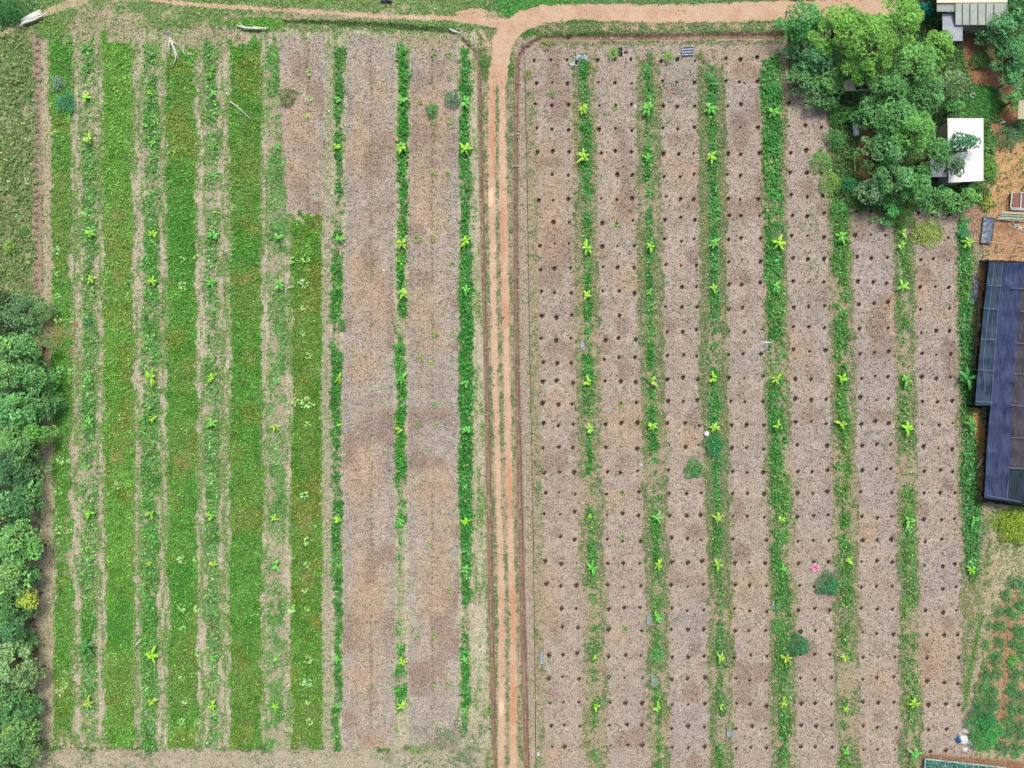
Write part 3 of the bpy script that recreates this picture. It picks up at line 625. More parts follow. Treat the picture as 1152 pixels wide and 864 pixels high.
# rows: list of (x, y, size, tone) tone y=yellow-green g=green d=deep green
BROWS = {
 'L1': ('first row from left edge', [(96, 109, 1.15, 'y'), (99, 157, 1.15, 'y'), (100, 262, 1, 'y'), (102, 313.5, .95, 'y'), (100, 425, .8, 'g'), (101, 474.5, 1, 'g'), (100, 577, 1, 'y'), (100, 629, .9, 'g'), (97, 728, 1.8, 'd'), (99.5, 790.5, 1.1, 'y')]),
 'L2': ('second row from left edge', [(168, 104, .6, 'y'), (171, 160, .7, 'y'), (172, 263.5, .9, 'y'), (170, 316, .95, 'y'), (170, 425, 1.35, 'y'), (171, 471, .9, 'y'), (169.5, 578, .95, 'y'), (168, 634, .7, 'y'), (169.5, 737, 1.5, 'y'), (171, 789, 1, 'y')]),
 'L3': ('third row from left edge', [(239, 105, .8, 'g'), (240, 165, .5, 'g'), (240, 265, 1.25, 'g'), (237.5, 318, 1, 'g'), (237.5, 425, .95, 'y'), (237, 476.5, 1.15, 'g'), (237, 581, .9, 'y'), (239, 634.5, .9, 'y'), (239, 740.5, .95, 'g'), (239, 794, 1, 'y')]),
 'L4': ('fourth row from left edge', [(312, 164, .7, 'g'), (312, 267, 1.0, 'g'), (313, 321, 1.2, 'g'), (310, 428, .8, 'g'), (309, 481, .95, 'y'), (309, 583, .95, 'y'), (309, 636, 1.15, 'g'), (311, 740.5, 1, 'g'), (310, 795.5, .95, 'y')]),
 'L5': ('fifth row from left edge', [(380, 112, .85, 'g'), (378.5, 165, .8, 'y'), (381, 269, 1.1, 'g'), (380.5, 323.5, .7, 'g'), (381, 426, .95, 'y'), (380.5, 478, .6, 'y'), (380.5, 585, 1, 'y'), (381, 637, .8, 'g'), (379, 742, .85, 'g'), (380.5, 794, .8, 'g')]),
 'L6': ('second row left of road', [(452, 112, 1.1, 'g'), (452, 165, 1.25, 'y'), (452, 273, 1.25, 'y'), (453.5, 330, 1.2, 'y'), (452, 426, 1.1, 'g'), (449, 484, .9, 'y'), (450.5, 587, 1, 'g'), (452, 745.5, 1.05, 'y'), (452, 794, 1.05, 'y')]),
 'L7': ('first row left of road', [(523, 115, 1.2, 'g'), (523, 167, 1.15, 'y'), (523, 272, 1.1, 'y'), (524, 326, 1.05, 'g'), (524, 431, 1, 'g'), (525, 484, 1.1, 'g'), (523.5, 587.5, .9, 'y'), (523.5, 641, 1.1, 'g'), (523, 742.5, .8, 'g'), (523, 798.5, .75, 'g')]),
 'R1': ('first row right of road', [(656.5, 122.5, 1.1, 'y'), (656.5, 176, 1.3, 'y'), (660, 278, 1.2, 'y'), (660, 332, 1, 'y'), (662, 430, 1.1, 'y'), (663, 483, 1, 'y'), (664, 581, .6, 'y'), (666.5, 639.5, 1.15, 'g'), (669, 740, .6, 'y'), (670.5, 795, .85, 'y')]),
 'R2': ('second row right of road', [(729, 121, 1.4, 'g'), (728.5, 177.5, 1, 'g'), (732, 278, .85, 'y'), (731, 328, .8, 'g'), (734, 429, 1.2, 'y'), (733.5, 479, 1.15, 'y'), (739, 582, 1.2, 'g'), (741, 635, 1, 'y'), (740, 695.5, 1.0, 'g'), (740, 797, 1, 'y')]),
 'R3': ('third row right of road', [(799, 121, 1.25, 'g'), (800.5, 176, 1.15, 'y'), (804, 273, 1.15, 'g'), (803.5, 324, .85, 'y'), (803.5, 426, 1.05, 'y'), (805, 481, 1.1, 'y'), (808, 583, 1.1, 'y'), (808, 636, 1, 'y'), (811, 740.5, 1, 'y'), (811, 795.5, .7, 'y')]),
 'R4': ('fourth row right of road', [(870, 125, 1.4, 'g'), (876.5, 273, 1.3, 'y'), (874, 322, 1, 'g'), (874, 426, 1.15, 'y'), (875, 479, 1, 'y'), (879, 584, 1, 'y'), (881, 640, .9, 'g'), (884, 740.5, 1.05, 'y'), (881.5, 790.5, 1, 'y')]),
 'R5': ('fifth row right of road', [(946.5, 266, 1.4, 'g'), (948, 426, 1.2, 'y'), (947, 477, 1.05, 'y'), (956, 631, .9, 'y'), (951.5, 740.5, .95, 'y'), (952, 798, .8, 'y'), (951.5, 845.5, .9, 'g')]),
 'R6': ('sixth row right of road', [(1016, 262, 1.0, 'y'), (1014, 276, .9, 'y'), (1016, 322, 1.15, 'y'), (1020, 428.5, 1.1, 'g'), (1021.5, 482, 1.2, 'y'), (1023, 586, 1.3, 'g'), (1029.5, 792, 1.2, 'y'), (1029.5, 849, 1.3, 'g')]),
 'R7': ('row beside the shade net house', [(1089, 272, 1.2, 'y'), (1089, 426, 1.7, 'd'), (1093, 478, 1.4, 'd'), (1096.5, 584.5, .9, 'g'), (1094, 641, 1.05, 'y')])}
kk = 0
for key, (where, pl) in BROWS.items():
    for j, (x, y, s, tone) in enumerate(pl):
        st, cr = BAN[(kk*7+j) % 10]; kk += 1; wx, wy = W(x, y, .6*s)
        o = empty('banana_plant', (wx, wy, 0), random.uniform(0, 6.28), s*.98); o.scale = (s*.98*random.uniform(.85, 1.15), s*.98*random.uniform(.85, 1.1), s*.98)
        word = {'y': 'yellow-green', 'g': 'bright green', 'd': 'deep green large-leaved'}[tone]
        tag(o, f'{word} banana plant, {ORD[j+1]} from top, {where}', 'banana plant', 'banana plants in the green rows')
        obj('pseudostem', st, None, o); c = obj('crown', cr, None, o)
        cc = {'y': YG, 'g': GR, 'd': DG}[tone](); c.color = (*cc, 1)

# ------------------------------------------------------------------ saplings and shrubs
def shrub_mesh(name, R, hgt_, nleaf, col_, lsz, seed, flat=.6, base=.02):
    g = np.random.default_rng(seed); th = g.uniform(0, 6.283, nleaf); u = g.random(nleaf)**.55
    lob = 1+.16*np.sin(3*th+seed)+.1*np.sin(5*th+seed*2)
    r = u*R*lob; z = base+hgt_*np.sqrt(np.clip(1-(u*.95)**2, 0, 1))*g.uniform(.45, 1.0, nleaf)
    Pn = np.stack([r*np.cos(th), r*np.sin(th), z], -1); L = g.uniform(.7, 1.3, nleaf)*lsz
    c = jit(np.asarray(col_)*1.3, nleaf, .24, .1); V_, F_, C_ = leaves(Pn, L, L*.55, th+g.normal(0, 1.0, nleaf), g.uniform(-.2, .8, nleaf)*flat, c)
    return mesh_np(name, V_, F_, C_)
SAPM = []
for i in range(4):
    me = shrub_mesh('foliage', .42, .3, 26, (1, 1, 1), .30, 40+i, .5); me.materials.append(M_LEAFO); SAPM.append(me)
sstem = MB(); sstem.tube([(0, 0, -.03), (.01, 0, .16), (0, 0, .3)], [.02, .015, .008], 5)
sme = bpy.data.meshes.new('stem'); sme.from_pydata(sstem.v, [], sstem.f); sme.materials.append(M_STEM)
SAP = {
 'leftmost broad grass strip, left side': [(61, 149), (64, 282), (64, 308), (64, 333), (65, 360), (67, 416), (64, 488), (67.5, 518), (65, 554), (65.5, 597), (66, 780)],
 'leftmost broad grass strip, right side': [(80, 360), (79.5, 418), (77.5, 518), (77.5, 598), (72, 771)],
 'second broad grass strip from the left': [(130, 100), (131, 547)],
 'third broad grass strip from the left': [(205, 291), (204, 321), (204, 630), (204, 684), (205.5, 707), (204.5, 763), (207, 789), (204, 812)],
 'third broad grass strip, right edge': [(221, 289), (220, 629), (222, 684), (222, 735), (222, 812)],
 'short broad grass strip, left side': [(329, 292), (331, 451), (327, 685)],
 'short broad grass strip, middle': [(343.5, 292), (342, 318), (341, 346), (340, 375), (347, 400), (344, 454), (345.5, 478), (342, 557), (345, 608), (345.5, 634.5), (342, 664), (345, 685), (347, 742), (345.5, 767), (346, 790), (348, 812)],
 'small bare patch at the top left': [(347, 81), (348, 111), (346, 131)],
 'bare bed left of road, left part': [(472, 115), (469, 269), (472, 403.5), (469, 478), (469, 717), (466, 846)],
 'bare bed left of road, middle': [(488, 61), (488, 137), (487.5, 195), (487, 269), (489, 377), (486, 407), (489, 456), (490.5, 478), (483, 612), (489, 716), (489, 770.5)],
 'bare bed left of road, right part': [(505, 61), (505.5, 87), (505.5, 136), (504, 194.5), (508, 296), (509, 375.5), (508, 403.5), (505.5, 664), (504, 770.5)],
 'middle of the first bare bed right of the road': [(621, 105)],
 'middle of the second bare bed right of the road': [(692, 121), (695, 251), (699, 455), (701, 555), (700, 605), (704, 708)],
 'gap between holes in the third bare bed': [(763, 697)]}
for where, pl in SAP.items():
    for j, (x, y) in enumerate(pl):
        wx, wy = W(x, y, .3); s = random.uniform(.75, 1.2)*(.8 if x > 460 or y < 140 else 1.0)
        if (x, y) == (344, 454): s = 1.5
        o = empty('sapling', (wx, wy, 0), random.uniform(0, 6.28), s)
        wd = f'{ORD[j+1]} from top, ' if len(pl) > 1 else ''
        tag(o, f'pale sapling, {wd}{where}', 'sapling', 'young saplings in strips and beds')
        f = obj('foliage', SAPM[j % 4], None, o); obj('stem', sme, None, o)
        c = tuple(1.35*v for v in C(random.uniform(140, 166), random.uniform(188, 204), random.uniform(104, 130))) if x < 460 else C(random.uniform(120, 150), random.uniform(172, 192), random.uniform(72, 100)); f.color = (*c, 1)

def shrub(x, y, rpx, h, rgb, label, cat='bush', name='shrub', dens=1.0, lsz=.2, group=None):
    R = rpx/S; wx, wy = W(x, y, h*.7); o = empty(name, (wx, wy, 0)); tag(o, label, cat, group)
    n = int(max(60, 260*R*R*dens/(lsz/.2)**2)); sd_ = int(x*7+y)
    f = obj('foliage', shrub_mesh('foliage', R, h, n, np.array(C(*rgb)), lsz, sd_), M_LEAF, o)
    mb = MB()
    for k in range(5):
        a = k*1.26+.3; mb.tube([(0, 0, -.05), (R*.25*math.cos(a), R*.25*math.sin(a), h*.4), (R*.5*math.cos(a), R*.5*math.sin(a), h*.62)], [.04, .03, .012], 5)
    mb.build('stem', M_BARK, o); return o
shrub(932.5, 658, 12, 1.5, (58, 146, 88), 'round dark green bush in the bare bed below a pink flower', dens=1.6)
shrub(900, 727, 11.5, 1.3, (58, 142, 84), 'oval dark green bush beside the widest green row, lower right', dens=1.6)
shrub(803.5, 502, 10.5, 1.0, (58, 152, 92), 'teal-green bush in the third green row beside a white pail')
shrub(781.5, 527, 11, .8, (70, 160, 72), 'spreading green bush in the third bare bed, lower left of the pail')
shrub(509, 110, 8.5, 1.2, (58, 140, 90), 'round dark teal bush by the top of the road-side row')
shrub(486, 123, 6.8, 1.0, (66, 158, 72), 'small round green bush in the bare bed near the top', dens=1.5)
shrub(740, 737, 8, .7, (104, 182, 98), 'round pale green bush in the second green row above a crate')
shrub(73, 115, 11, .9, (70, 156, 110), 'teal bush in the leftmost grass strip near the top')
shrub(65, 93, 7, .7, (140, 168, 160), 'bluish grey bush above the teal bush, top left')
shrub(323, 108, 10, .5, (118, 138, 78), 'olive ragged weed clump on the small bare patch')
shrub(690, 59, 6.5, .6, (120, 176, 72), 'green bush beside the black plastic scrap, top of right field')
shrub(752, 63, 6, .7, (128, 184, 70), 'round yellow-green bush left of the blue pallet')
shrub(732, 62, 4.5, .5, (84, 150, 70), 'small dark green bush between two lighter bushes, top row')
shrub(593.5, 83, 5, .5, (146, 170, 70), 'yellowish weed clump by the field corner near the road')
shrub(614, 49, 6, .4, (150, 164, 80), 'yellowish weed clump just below the top ditch corner')
shrub(788, 61, 3.6, .4, (130, 160, 74), 'tiny green bush right of the blue pallet')
shrub(10, 278, 7, .8, (140, 186, 76), 'yellow-green round bush in rough grass at the left edge')
shrub(24, 260, 5.5, .6, (106, 164, 88), 'small green bush in rough grass at the left edge')
shrub(1146, 596, 17, 1.4, (158, 190, 66), 'large yellow-green bush below the shade net house', dens=1.2)
shrub(1110, 826, 19, 1.4, (76, 172, 88), 'big bright green bush beside the white sacks', dens=1.3)
shrub(1108, 806, 15, 1.1, (66, 142, 92), 'dark green bush above the big bright bush, lower right')
shrub(1043, 262, 16, .5, (158, 184, 96), 'low yellow-green vine patch across two planting holes', lsz=.16)
shrub(740, 58+637, 5.5, .6, (90, 178, 80), 'small green bush beside the tall teal crate')
shrub(100, 362, 5, .5, (70, 150, 100), 'small teal bush in the first banana row from the left')
shrub(1105, 66, 10.5, 1.0, (74, 136, 62), 'round clipped bush alone in the bare yard', dens=1.6)
shrub(1086, 262, 8, .9, (86, 172, 110), 'leafy green bush at the top of the row by the shade net')
shrub(957, 207, 9, 1.4, (46, 132, 86), 'dark teal bush below the brown yard patch')
shrub(660, 836, 5, .3, (130, 150, 80), 'thin weed clump low in the first right-hand green row')
for x, y, r_, h, c, lb in ((925, 182, 12, .9, (104, 168, 74), 'leafy bush left of the brown patch, upper one'), (935, 205, 13, .9, (128, 180, 80), 'yellow-flecked bush at the head of the fifth green row'),
                    (944, 235, 9, .9, (88, 166, 78), 'green bush below the yellow-flecked bush'), (946, 128, 12, 1.2, (86, 152, 70), 'green bush just below the small framed hut'),
                    (941, 155, 11, 1.2, (86, 156, 76), 'green bush left of the white water tank'), (1014, 245, 9, 1.0, (128, 180, 78), 'light green bush at the head of the sixth green row'),
                    (1115, 160, 8, .6, (96, 160, 80), 'upper low bush right of the white shed'), (1114, 190, 8, .6, (120, 170, 74), 'lower low bush right of the white shed'),
                    (1137, 153, 13, 1.0, (96, 142, 94), 'grey-green bush below the pale planked roof'), (1112, 228, 8, .6, (170, 180, 80), 'yellow-green bush above the black covered bed'), (873, 100, 9, .8, (76, 168, 84), 'broad-leaved bush at the top of the widest green row'),
                    (876, 705, 8, .6, (100, 168, 84), 'leafy clump in the widest green row, lower part'), (958, 128, 9, 1.0, (74, 138, 74), 'darker bush beside the post below the framed hut')):
    shrub(x, y, r_, h, c, lb, group='bushes on the house plot' if x > 900 and y < 300 else None)
# pink flower
o = empty('pink_flower', (*W(917, 639, .3), 0)); tag(o, 'small bush of pink blossom above the round dark bush', 'flower')
obj('blossom', shrub_mesh('blossom', .55, .35, 90, np.array(C(250, 170, 205)), .2, 3), M_LEAF, o); obj('stem', sme, None, o)

# vegetables, lower right
VEG = [(1108.5, 724, 5), (1125, 723, 6), (1140, 743, 5.5), (1122, 742, 6), (1142, 759, 6), (1122, 758.5, 5.5), (1109, 759, 5.5), (1103.5, 774, 7), (1117, 778, 6.5), (1139, 778, 6.5), (1150, 783, 5),
       (1100, 790, 6), (1117, 794, 6.5), (1138, 794, 6.5), (1150.5, 798, 6), (1136, 810, 7), (1149, 816, 6), (1133, 824, 7), (1148, 827, 6), (1130, 842, 7), (1143, 845, 7), (1147, 710, 7), (1125, 704, 6), (1114, 704, 4.5),
       (1132, 669, 5), (1135.5, 688, 6), (1140, 656, 7), (1149, 679, 6), (1149, 655, 6), (1123, 690, 4), (1141, 724, 4.5), (1152, 735, 5)]
VEGR = sorted(VEG, key=lambda v: (round(v[1]/18), v[0]))
VR = sorted({round(v[1]/18) for v in VEG})
for k, (x, y, r_) in enumerate(VEGR):
    tone = random.choice([(78, 156, 84), (92, 166, 88), (84, 150, 92), (70, 142, 80)])
    if (x, y) == (1140, 743): tone = (104, 196, 72)
    word = {(78, 156, 84): 'green', (92, 166, 88): 'light green', (84, 150, 92): 'bluish green', (70, 142, 80): 'dark green', (104, 196, 72): 'brightest green'}[tone]
    shrub(x, y, r_*1.05, .45, tone, f'{word} vegetable plant, {ORD[VR.index(round(y/18))+1]} row down, {ORD[[v for v in VEGR if round(v[1]/18) == round(y/18)].index((x, y, r_))+1]} from left, lower right plot', 'vegetable plant', 'vegetable_plant', .9, .2, 'vegetable plants in the lower right plot')

# ------------------------------------------------------------------ trees
def tree(x, y, rpx, h, rgb, label, lsz=.26, dens=1.0, name='broadleaf_tree', group=None, rgb2=None, gap=.0, yfrac=0):
    R = rpx/S; wx, wy = W(x, y, h*.85); sd_ = int(abs(x)*13+y*3); g = np.random.default_rng(sd_+5); rr = random.Random(sd_)
    o = empty(name, (wx, wy, 0)); tag(o, label, 'tree', group)
    nc = int(12+R*R*8.0*dens); ch = min(h*.7, R*1.15)
    th = g.uniform(0, 6.283, nc); u = g.random(nc)**.52
    lob = 1+.14*np.sin(2*th+sd_)+.10*np.sin(5*th+1.7*sd_)
    r_ = u*R*lob*1.0; zc = h-ch*(u**2)*g.uniform(.7, 1.15, nc)-ch*.35*g.random(nc)**2
    cr = g.uniform(.32, .60, nc)*(1 if h > 3 else .75)
    nl = np.maximum((cr**2*170*(.26/lsz)**2).astype(int), 12); ci = np.repeat(np.arange(nc), nl); n = len(ci)
    d = g.normal(0, 1, (n, 3)); d[:, 2] = np.abs(d[:, 2])*.9-.15; d /= np.linalg.norm(d, axis=1)[:, None]
    rad = cr[ci]*g.uniform(.72, 1.02, n)
    cen = np.stack([r_*np.cos(th), r_*np.sin(th), zc], -1)
    Pn = cen[ci]+d*rad[:, None]*np.array((1, 1, .7)); Pn[:, 2] = np.maximum(Pn[:, 2], .05)
    L = g.uniform(.7, 1.35, n)*lsz
    base = np.tile(np.array(C(*rgb)), (n, 1)); base2 = np.array(C(*(rgb2 or (rgb[0]*1.12, rgb[1]*1.07, rgb[2]*1.0))))
    kmix = (g.random(nc)**1.3)[ci][:, None]; base = base*(1-kmix)+base2*kmix
    base *= np.exp(g.normal(0, .22, nc))[ci][:, None]
    if yfrac: ym = (g.random(nc) < yfrac)[ci]; base[ym] = C(140, 168, 80)
    cl = jit(base*1.6, n, .22, .08)
    V_, F_, C_ = leaves(Pn, L, L*g.uniform(.45, .7, n), np.arctan2(d[:, 1], d[:, 0])+g.normal(0, .7, n), g.uniform(-.35, .35, n), cl)
    obj('crown', mesh_np('crown', V_, F_, C_), M_LEAF, o)
    mb = MB(); tr = .035*h+.03; zt = h*.45
    mb.tube([(0, 0, -.2), (rr.uniform(-.1, .1), rr.uniform(-.1, .1), zt*.6), (0, 0, zt)], [tr*1.3, tr, tr*.75], 8)
    for k in range(6):
        a = k*1.05+rr.uniform(-.3, .3); q = R*rr.uniform(.35, .6)
        mb.tube([(0, 0, zt*.8), (q*.5*math.cos(a), q*.5*math.sin(a), zt+(h-zt)*.35), (q*math.cos(a+.2), q*math.sin(a+.2), h-ch*.6)], [tr*.5, tr*.32, tr*.1], 6)
    mb.build('trunk', M_BARK, o, smooth=True); return o
T1 = (92, 144, 86); T2 = (112, 164, 98); T3 = (124, 170, 102); T4 = (84, 136, 86)
LEFT = [(20, 352, 24, 3.0, (98, 142, 96), 'greyish green low tree at the top of the left wood'), (46, 350, 12, 1.8, (104, 146, 92), 'small greyish tree on the wood edge near its top'),
 (6, 392, 17, 5, T2, 'pale clumpy tree on the left border, upper part of the wood'), (29, 390, 19, 4.2, T1, 'dark green tree beside the reddish bare spot'),
 (4, 424, 13, 6, T2, 'tall pale tree on the left border below the first clumpy one'), (30, 424, 19, 4.5, T1, 'mid green tree below the reddish bare spot'),
 (53, 428, 15, 2.6, (90, 152, 88), 'low tree bulging into the leftmost grass strip'), (10, 462, 21, 6, (104, 170, 106), 'large pale-topped tree in the middle of the wood, left border'),
 (38, 456, 18, 4, T1, 'dark tree inside the bulge of the wood'), (60, 452, 10, 1.8, (92, 150, 92), 'outermost small tree where the wood is widest'),
 (14, 496, 23, 5.5, T2, 'broad tree with rounded clumps, middle of the wood'), (38, 484, 14, 4, (104, 164, 80), 'tree with yellow-green clumps on the wood edge'),
 (10, 530, 20, 3.2, (82, 132, 88), 'dull low tree in the hollow of the wood'), (36, 530, 17, 2.4, (104, 142, 96), 'low greyish tree touching the straw path'),
 (14, 570, 21, 5, T4, 'deep teal tree above the large bright one'), (30, 556, 12, 3, T1, 'small teal tree on the edge above the tilled rows'),
 (12, 614, 22, 6, (118, 176, 104), 'brightest pale green tree beside the tilled row'), (32, 620, 12, 4, (112, 172, 96), 'bright edge tree beside the tilled row'),
 (10, 652, 19, 5.5, T3, 'pale tree left of the dark gap'), (30, 648, 11, 3.2, T4, 'dark small tree right above the yellow tree'),
 (5, 684, 18, 5, T1, 'dark teal tree left of the yellow tree'), (30, 675, 10, 3.5, (158, 184, 84), 'small yellow-leaved tree on the edge of the wood'),
 (14, 708, 19, 4.5, T4, 'dark teal tree below the yellow tree'), (29, 726, 12, 2.6, T1, 'low teal tree beside the row of dark clods'),
 (9, 750, 21, 6, (132, 172, 116), 'palest large tree in the lower wood'), (31, 762, 13, 4, (124, 162, 110), 'pale edge tree with bare branches showing'),
 (8, 796, 21, 5, T1, 'dark tree below the palest large tree'), (30, 798, 13, 3.2, (98, 150, 100), 'mid green edge tree in the lower wood'),
 (14, 832, 20, 4.5, T2, 'green tree near the bottom left corner'), (30, 850, 14, 3.2, (110, 154, 100), 'edge tree nearest the bottom left corner'), (2, 864, 14, 5, T1, 'dark tree in the very bottom left corner')]
for i, (x, y, r_, h, c, lb) in enumerate(LEFT):
    tree(x-1.5, y, r_*.92, h, c, lb, lsz=.27 if h > 3.5 else .2, group='trees of the wood on the left edge', yfrac=.10 if y in (484, 798, 832, 850, 675) else .01)
shrub(6, 12, 13, 1.6, (66, 136, 72), 'dark green bush in the top left corner', dens=1.3)
shrub(33, 832, 4, 3.6, (140, 172, 90), 'yellow-tipped bush among trees near the bottom left')
Y1 = (96, 154, 64); Y2 = (88, 152, 68); B1 = (82, 140, 78); B2 = (88, 144, 86)
RT = [(905, 18, 21, 5, (74, 148, 76), 'deep green tree where the dirt road ends'), (922, 58, 26, 4, (82, 138, 92), 'bluish green tree right of the road end, below it'),
 (902, 88, 15, 3, (92, 146, 88), 'low tree at the head of the widest green row'), (932, 96, 20, 3.2, (94, 148, 84), 'ragged low tree left of the small framed hut'),
 (950, 26, 26, 6.5, (102, 164, 64), 'yellow-green tree near the top edge, left of the biggest one'), (985, 46, 32, 8, Y1, 'biggest yellow-green tree in the house grove'),
 (1018, 20, 24, 7.5, (104, 166, 66), 'bright tree left of the teal tarp'), (972, 74, 17, 5, (80, 142, 70), 'dark green tree just above the small framed hut'),
 (1036, 72, 24, 7, (96, 156, 82), 'soft green tree left of the bare yard'), (1058, 52, 18, 6, (104, 164, 70), 'bright tree under the house lean-to'),
 (1006, 98, 18, 5.5, B1, 'dark tree right of the framed hut'), (986, 125, 18, 4, B2, 'teal tree below the framed hut'), (1012, 128, 21, 6, (88, 150, 84), 'round tree in the middle of the grove'),
 (1046, 104, 20, 6, B1, 'dark green tree between grove and lawn'), (1034, 146, 22, 6.5, (98, 162, 80), 'light green round tree left of the white shed'), (1000, 166, 22, 5, B2, 'teal tree beside the brown strip'),
 (1076, 92, 14, 4.5, (98, 132, 84), 'brownish green tree at the corner of the lawn'), (1076, 122, 10, 3, (80, 150, 74), 'small tree at the left side of the lawn'),
 (1086, 164, 13, 5.6, (58, 118, 78), 'dark thin tree reaching over the white roof'), (1056, 172, 16, 5.4, B1, 'dark tree on the left side of the white shed'),
 (1012, 200, 21, 5, B2, 'teal tree in the lower part of the grove'), (985, 214, 14, 3.4, (96, 134, 96), 'greyish tree at the bottom of the brown strip'), (1036, 212, 20, 5, B1, 'dark tree lower left of the white shed'),
 (1062, 220, 16, 3, (92, 154, 84), 'green tree directly below the white shed'), (1088, 222, 15, 2.6, (98, 160, 88), 'light tree at the lower right of the white shed'), (1004, 234, 14, 2.2, (76, 152, 76), 'low tree at the bottom edge of the grove'),
 (1074, 187, 8, 5.0, (92, 128, 96), 'small thin tree over the lower left of the white roof'),
 (1132, 26, 22, 4.2, (84, 146, 92), 'dark green tree right of the house roof'), (1147, 58, 20, 4.2, (80, 144, 88), 'dark green tree on the right edge of the photo'),
 (1141, 88, 13, 3, (94, 152, 96), 'lighter tree below it on the right edge'), (1148, 4, 19, 4.5, (72, 134, 84), 'dark tree in the top right corner'), (1142, 112, 9, 2.5, (84, 146, 80), 'small tree above the pale planked roof')]
for x, y, r_, h, c, lb in RT:
    tree(x, y, r_, h, c, lb, lsz=.24, group='trees of the house grove', dens=.5 if (x, y) in ((1086, 164), (1074, 187)) else .95, rgb2=(122, 172, 72) if c[2] < 72 else None)

# ------------------------------------------------------------------ dead wood and scraps
def branch(pts_list, name, label, mat=M_DEAD, cat='branch'):
    mb = MB()
    for pts in pts_list: mb.tube([(*W(p[0], p[1], p[2]), p[2]+(.18 if p[2] < 1 else 0)) for p in pts], [p[3]*(1.25 if p[2] < 1 else 1) for p in pts], 6)
    return tag(mb.build(name, mat, smooth=True), label, cat)
branch([[(24, 31, .1, .08), (27, 27, .2, .13), (40, 23, .2, .12), (55, 15, .2, .05)], [(25, 24, .15, .1), (36, 18, .2, .16), (47, 13, .2, .14)], [(26, 27, .15, .12), (38, 20, .2, .2), (48, 16, .15, .12)], [(30, 22, .3, .05), (44, 20, .3, .05)]], 'fallen_log', 'grey bleached fallen log beside the faint path, top left', cat='log')
branch([[(191, 42, .1, .05), (193, 47, .2, .10), (197, 57, .2, .10), (202, 68, .1, .03)], [(197, 58, .15, .05), (198.5, 66, .15, .05), (195, 75, .1, .04)], [(191, 46, .1, .05), (191, 60, .1, .04)], [(194, 47, .2, .08), (200, 51, .1, .04)], [(206, 56, .1, .04), (209, 63, .1, .04)]], 'fallen_branch', 'pale forked dead branch on the third grass strip')
branch([[(260, 115, .1, .07), (270, 123, .15, .05), (283, 135, .1, .03)]], 'fallen_branch', 'thin straight pale stick across the fourth grass strip')
branch([[(267, 29, .1, .06), (275, 32, .2, .12), (290, 33, .2, .12), (303, 32, .1, .05)], [(270, 27, .1, .04), (278, 33, .2, .05)], [(285, 30, .2, .05), (300, 34, .1, .05)]], 'fallen_branch', 'grey dead branch on bright grass at the top left')
branch([[(321, 326, .1, .03), (327, 323, .15, .06), (332, 323, .1, .03)], [(322, 325, .1, .03), (322, 334, .1, .03)]], 'fallen_branch', 'small white forked twig left of the short grass strip')
branch([[(505, 33, .1, .05), (511, 36, .15, .12), (518, 38, .1, .05)]], 'fallen_branch', 'short brown branch stub near the track junction')
branch([[(150, 728, .1, .03), (155, 724, .15, .07), (160, 718, .1, .03)]], 'fallen_branch', 'short white twig left of the big banana, lower left')
branch([[(1098, 527, .1, .05), (1101, 522, .15, .08), (1104, 516, .1, .05)]], 'fallen_branch', 'small bleached branch beside the shade net house')
branch([[(18, 752, 4.2, .07), (24, 756, 4.4, .05), (30, 752, 4.4, .03)], [(24, 756, 4.4, .05), (27, 765, 4.2, .03)], [(20, 760, 4.2, .05), (14, 768, 4.2, .03)]], 'bare_branch', 'leafless grey branch poking from the lower wood')
branch([[(940, 50, 4.6, .05), (948, 46, 4.9, .08), (953, 50, 4.8, .05)], [(944, 42, 4.8, .05), (947, 50, 4.9, .04)], [(941, 47, 4.8, .06), (944, 52, 4.8, .04), (951, 53, 4.8, .04)]], 'bare_branch', 'tangle of grey bare branches in the grove')

def sheetmat(name, rgb, rgb2=None, sc=3, rough=.5): return simple(name, C(*rgb), rough, .25, sc, C(*rgb2) if rgb2 else None, bump=.2)
M_PALE = sheetmat('pale_blue_plastic', (206, 222, 230), (150, 176, 196)); M_WHITE = sheetmat('white_plastic', (248, 250, 250), (216, 222, 224), 1.2)
M_TEALP = sheetmat('teal_white_plastic', (196, 226, 224), (120, 170, 170)); M_BLACKP = simple('black_plastic', (.012, .013, .018), .4, .4, 4, (.05, .055, .075), bump=.5)
M_BLUE = simple('blue_sack', C(66, 108, 172), .6); M_WOOD = simple('pale_timber', C(224, 204, 180), .8, .2, 6)
M_STRAPW = simple('white_strap', C(206, 214, 218), .6)
def crumple(name, x, y, w, l, h, mat, label, cat, rz=0, seed=1, fold=.35):
    """lumpy crumpled sheet or sack: a closed dome of folded film"""
    rr = random.Random(seed); nx, ny = 9, 9; mb = MB(); ws, ls = w/S, l/S; V_ = []
    for j in range(ny):
        for i in range(nx):
            u, v = i/(nx-1)*2-1, j/(ny-1)*2-1; q = (1-abs(u)**4)*(1-abs(v)**4)
            z = h*q*(1-fold+fold*rr.uniform(-1, 1)) if 0 < i < nx-1 and 0 < j < ny-1 else -.02
            V_.append((u*ws/2*(1+rr.uniform(-.1, .1)), v*ls/2*(1+rr.uniform(-.1, .1)), z+.01))
    F_ = [(j*nx+i, j*nx+i+1, (j+1)*nx+i+1, (j+1)*nx+i) for j in range(ny-1) for i in range(nx-1)]
    me = bpy.data.meshes.new(name); me.from_pydata(V_, [], F_); me.materials.append(mat); me.update()
    o = obj(name, me, None, None, (*W(x, y, h), .02)); o.rotation_euler[2] = rz; return tag(o, label, cat)
